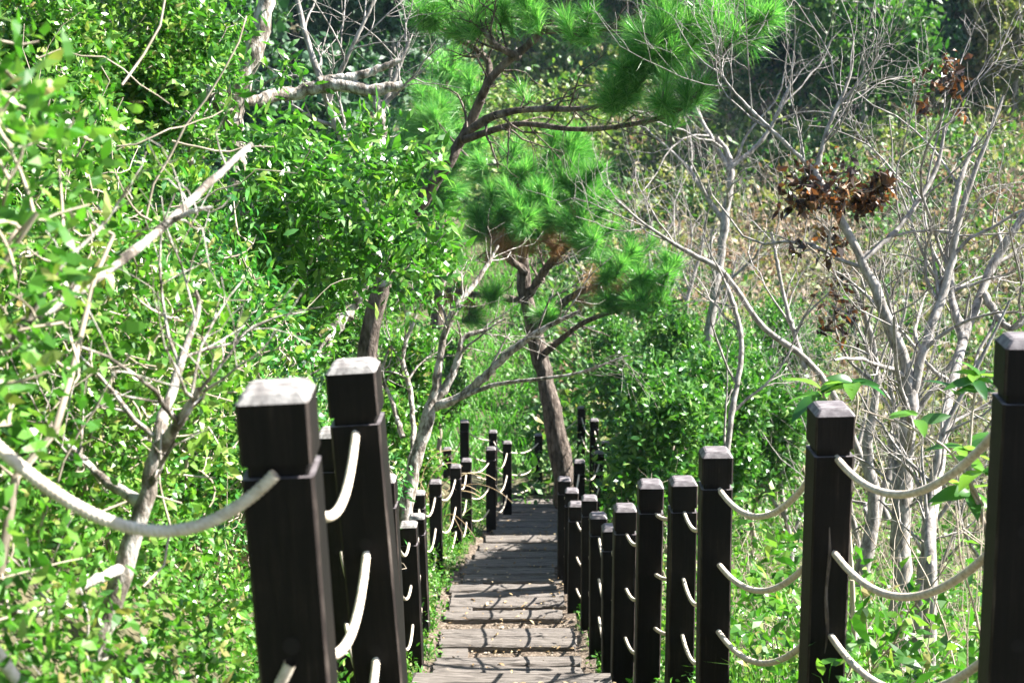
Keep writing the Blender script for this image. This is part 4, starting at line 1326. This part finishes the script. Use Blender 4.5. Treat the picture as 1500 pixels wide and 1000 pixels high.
scrub_mass('olive_scrub', 'olive scrub bushes covering the hillside beyond the bare trees', 300, (0.06, 0.52), (20, 66), 2.2, (0.10, 0.24), 'scrub', 101)
scrub_mass('tan_scrub', 'dry tan brown scrub on the hillside beyond the bare trees', 170, (0.04, 0.5), (22, 60), 1.8, (0.10, 0.22), 'tan', 104)
scrub_mass('green_scrub', 'patches of brighter green scrub on the far hillside', 620, (0.03, 0.5), (17, 66), 2.2, (0.10, 0.22), 'scrub_green', 102, lambda x, y, g: np.sin(x * 0.6 + 1) + np.sin(y * 0.5) > -0.3)
scrub_mass('hill_scrub', 'yellow green scrub bushes high on the far hillside', 420, (-0.03, 0.5), (42, 70), 2.4, (0.12, 0.24), 'hill', 105)
scrub_mass('wooded_slope', 'dark green undergrowth on the slope behind the pines', 240, (-0.55, -0.03), (19, 70), 2.6, (0.12, 0.24), 'forest', 103, lambda x, y, g: ~((np.abs(x + 0.2) < 1.8 + 0.03 * y) & (y < 45)))

g = np.random.default_rng(131)
n = 800
y = g.uniform(16, 46, n)
x = g.uniform(0.12, 0.5, n) * y
p0 = above(x, y, 0.2)
dd = norm(np.stack([g.normal(0, .35, n), g.normal(0, .35, n), np.ones(n)], -1))
pl = np.empty((n, 7, 3))
pl[:, 0] = p0
LL = g.uniform(1.2, 3.0, n)
for j in range(1, 7):
    dd = norm(dd + g.normal(0, 0.15, (n, 3)))
    pl[:, j] = pl[:, j - 1] + dd * (LL / 6)[:, None]
rd = np.linspace(1, 0.35, 7)[None] * g.uniform(0.004, 0.010, (n, 1))
ge = Geo()
ge.tubes(pl, rd, 4)
a, b = kids(pl, rd, 5, 0.3, 0.97, (0.4, 1.0), (0.3, 1.0), 5, 0.2, (0, 0, 0.1), 0.6, rng=g)
ge.tubes(a, b, 3)
obj('dry_brush', ge.mesh('dry_brush', M['twig'], True), kind='stuff', label='pale leafless brush standing all over the far hillside', category='brush')
# far trees: five crown shapes, each tree an object of its own
def far_proto(seed, h, w, tall):
    g = np.random.default_rng(seed)
    blobs = [((0, 0, h * 0.62), (w, w, h * 0.36))]
    for _ in range(9):
        a = g.uniform(0, 6.28)
        rr = w * g.uniform(0.4, 0.95)
        blobs.append(((rr * math.cos(a), rr * math.sin(a), h * g.uniform(0.4, 0.92)), np.array([w, w, h * 0.3]) * g.uniform(0.3, 0.5)))
    tips = np.concatenate([ellipsoid_points(c, r, 260 if i == 0 else 120, 0.65, g)[0] for i, (c, r) in enumerate(blobs)])
    lf = Geo()
    lf.add(*leaf_whorl(tips, 5, 0.14, (0.18, 0.38), None, 0.4, g, width=0.5))
    st = np.stack([np.array([g.normal(0, 0.08), g.normal(0, 0.08), s * h * 0.75 - 0.4]) for s in np.linspace(0, 1, 8)])
    tr = Geo()
    tr.tubes(st[None], np.linspace(0.16, 0.05, 8)[None], 6)
    tw, rd = connect(st[3:], tips[::40], 0.02, 5, 0.1, g, rmax=0.07)
    tr.tubes(tw, rd, 4)
    return lf, tr


FM = []
for kk in range(5):
    lf, tr = far_proto(400 + kk, [5.5, 6.5, 5, 7.5, 6][kk], [2.0, 2.3, 2.4, 2.0, 1.8][kk], 0)
    mk = ['forest', 'scrub_green', 'forest', 'forest', 'scrub'][kk]
    FM.append((lf.mesh('crown', M[mk]), tr.mesh('trunk', M['bark_grey'], True), mk))
LABS = {'forest': 'dark green tree standing on the far wooded hillside', 'scrub_green': 'rounded bright green tree on the far hillside', 'scrub': 'olive brown tree on the far hillside'}
cnt = 0
SPOT = [(15.5, 53, 0, 1.3), (17.5, 55, 3, 1.2), (19.5, 54, 2, 1.4), (14.5, 57, 3, 1.3), (21.5, 56, 0, 1.4), (16.5, 59, 2, 1.5), (18.8, 60, 0, 1.5), (22.5, 59, 3, 1.3), (13.2, 55, 2, 1.2), (20.5, 51, 0, 1.0), (11.2, 44, 1, 0.95), (13.5, 48, 0, 1.0), (17, 47, 4, 1.0), (16, 52, 3, 1.2), (-5, 34, 0, 1.0), (-7.5, 30, 2, 0.9), (-3.6, 41, 3, 1.0), (-9, 37, 0, 1.2)]
for i in range(120):
    y = g.uniform(47, 80)
    x = g.uniform(-0.42, 0.44) * y
    kk = int(g.choice([0, 2, 3, 1, 4], p=[0.26, 0.22, 0.24, 0.18, 0.10]))
    s = g.uniform(0.75, 1.25)
    if i < len(SPOT):
        x, y, kk, s = SPOT[i]
    elif -0.03 * y < x < 0.215 * y and (y < 58 or i % 2):
        continue
    if i >= len(SPOT) and FM[kk][2] == 'forest' and -0.03 * y < x < 0.235 * y:
        kk = int(g.choice([1, 4, 1]))
    t = thing('far_tree', LABS[FM[kk][2]], 'tree', (x, y, float(terrain(x, y))), 'trees on the far hillside')
    t.scale = (s, s, s * g.uniform(0.9, 1.2))
    t.rotation_euler = (0, 0, g.uniform(0, 6.28))
    obj('trunk', FM[kk][1], t)
    obj('crown', FM[kk][0], t, kind='stuff')
    cnt += 1
hz = bpy.data.objects.new('haze', make_mesh('haze', np.array([(x_, y_, z_) for z_ in (-14.0, 75.0) for y_ in (-8.0, 225.0) for x_ in (-135.0, 135.0)]),
                          np.array([(0, 2, 3, 1), (4, 5, 7, 6), (0, 1, 5, 4), (2, 6, 7, 3), (0, 4, 6, 2), (1, 3, 7, 5)])))
COL.objects.link(hz)
hz['kind'] = 'stuff'
hm, hn, ho = mat_new('thin_air_haze')
pv = hn.nodes.new('ShaderNodeVolumePrincipled')
pv.inputs['Color'].default_value = (0.55, 0.74, 1.0, 1)
pv.inputs['Density'].default_value = 0.0002
hn.links.new(pv.outputs[0], ho.inputs['Volume'])
hz.data.materials.append(hm)
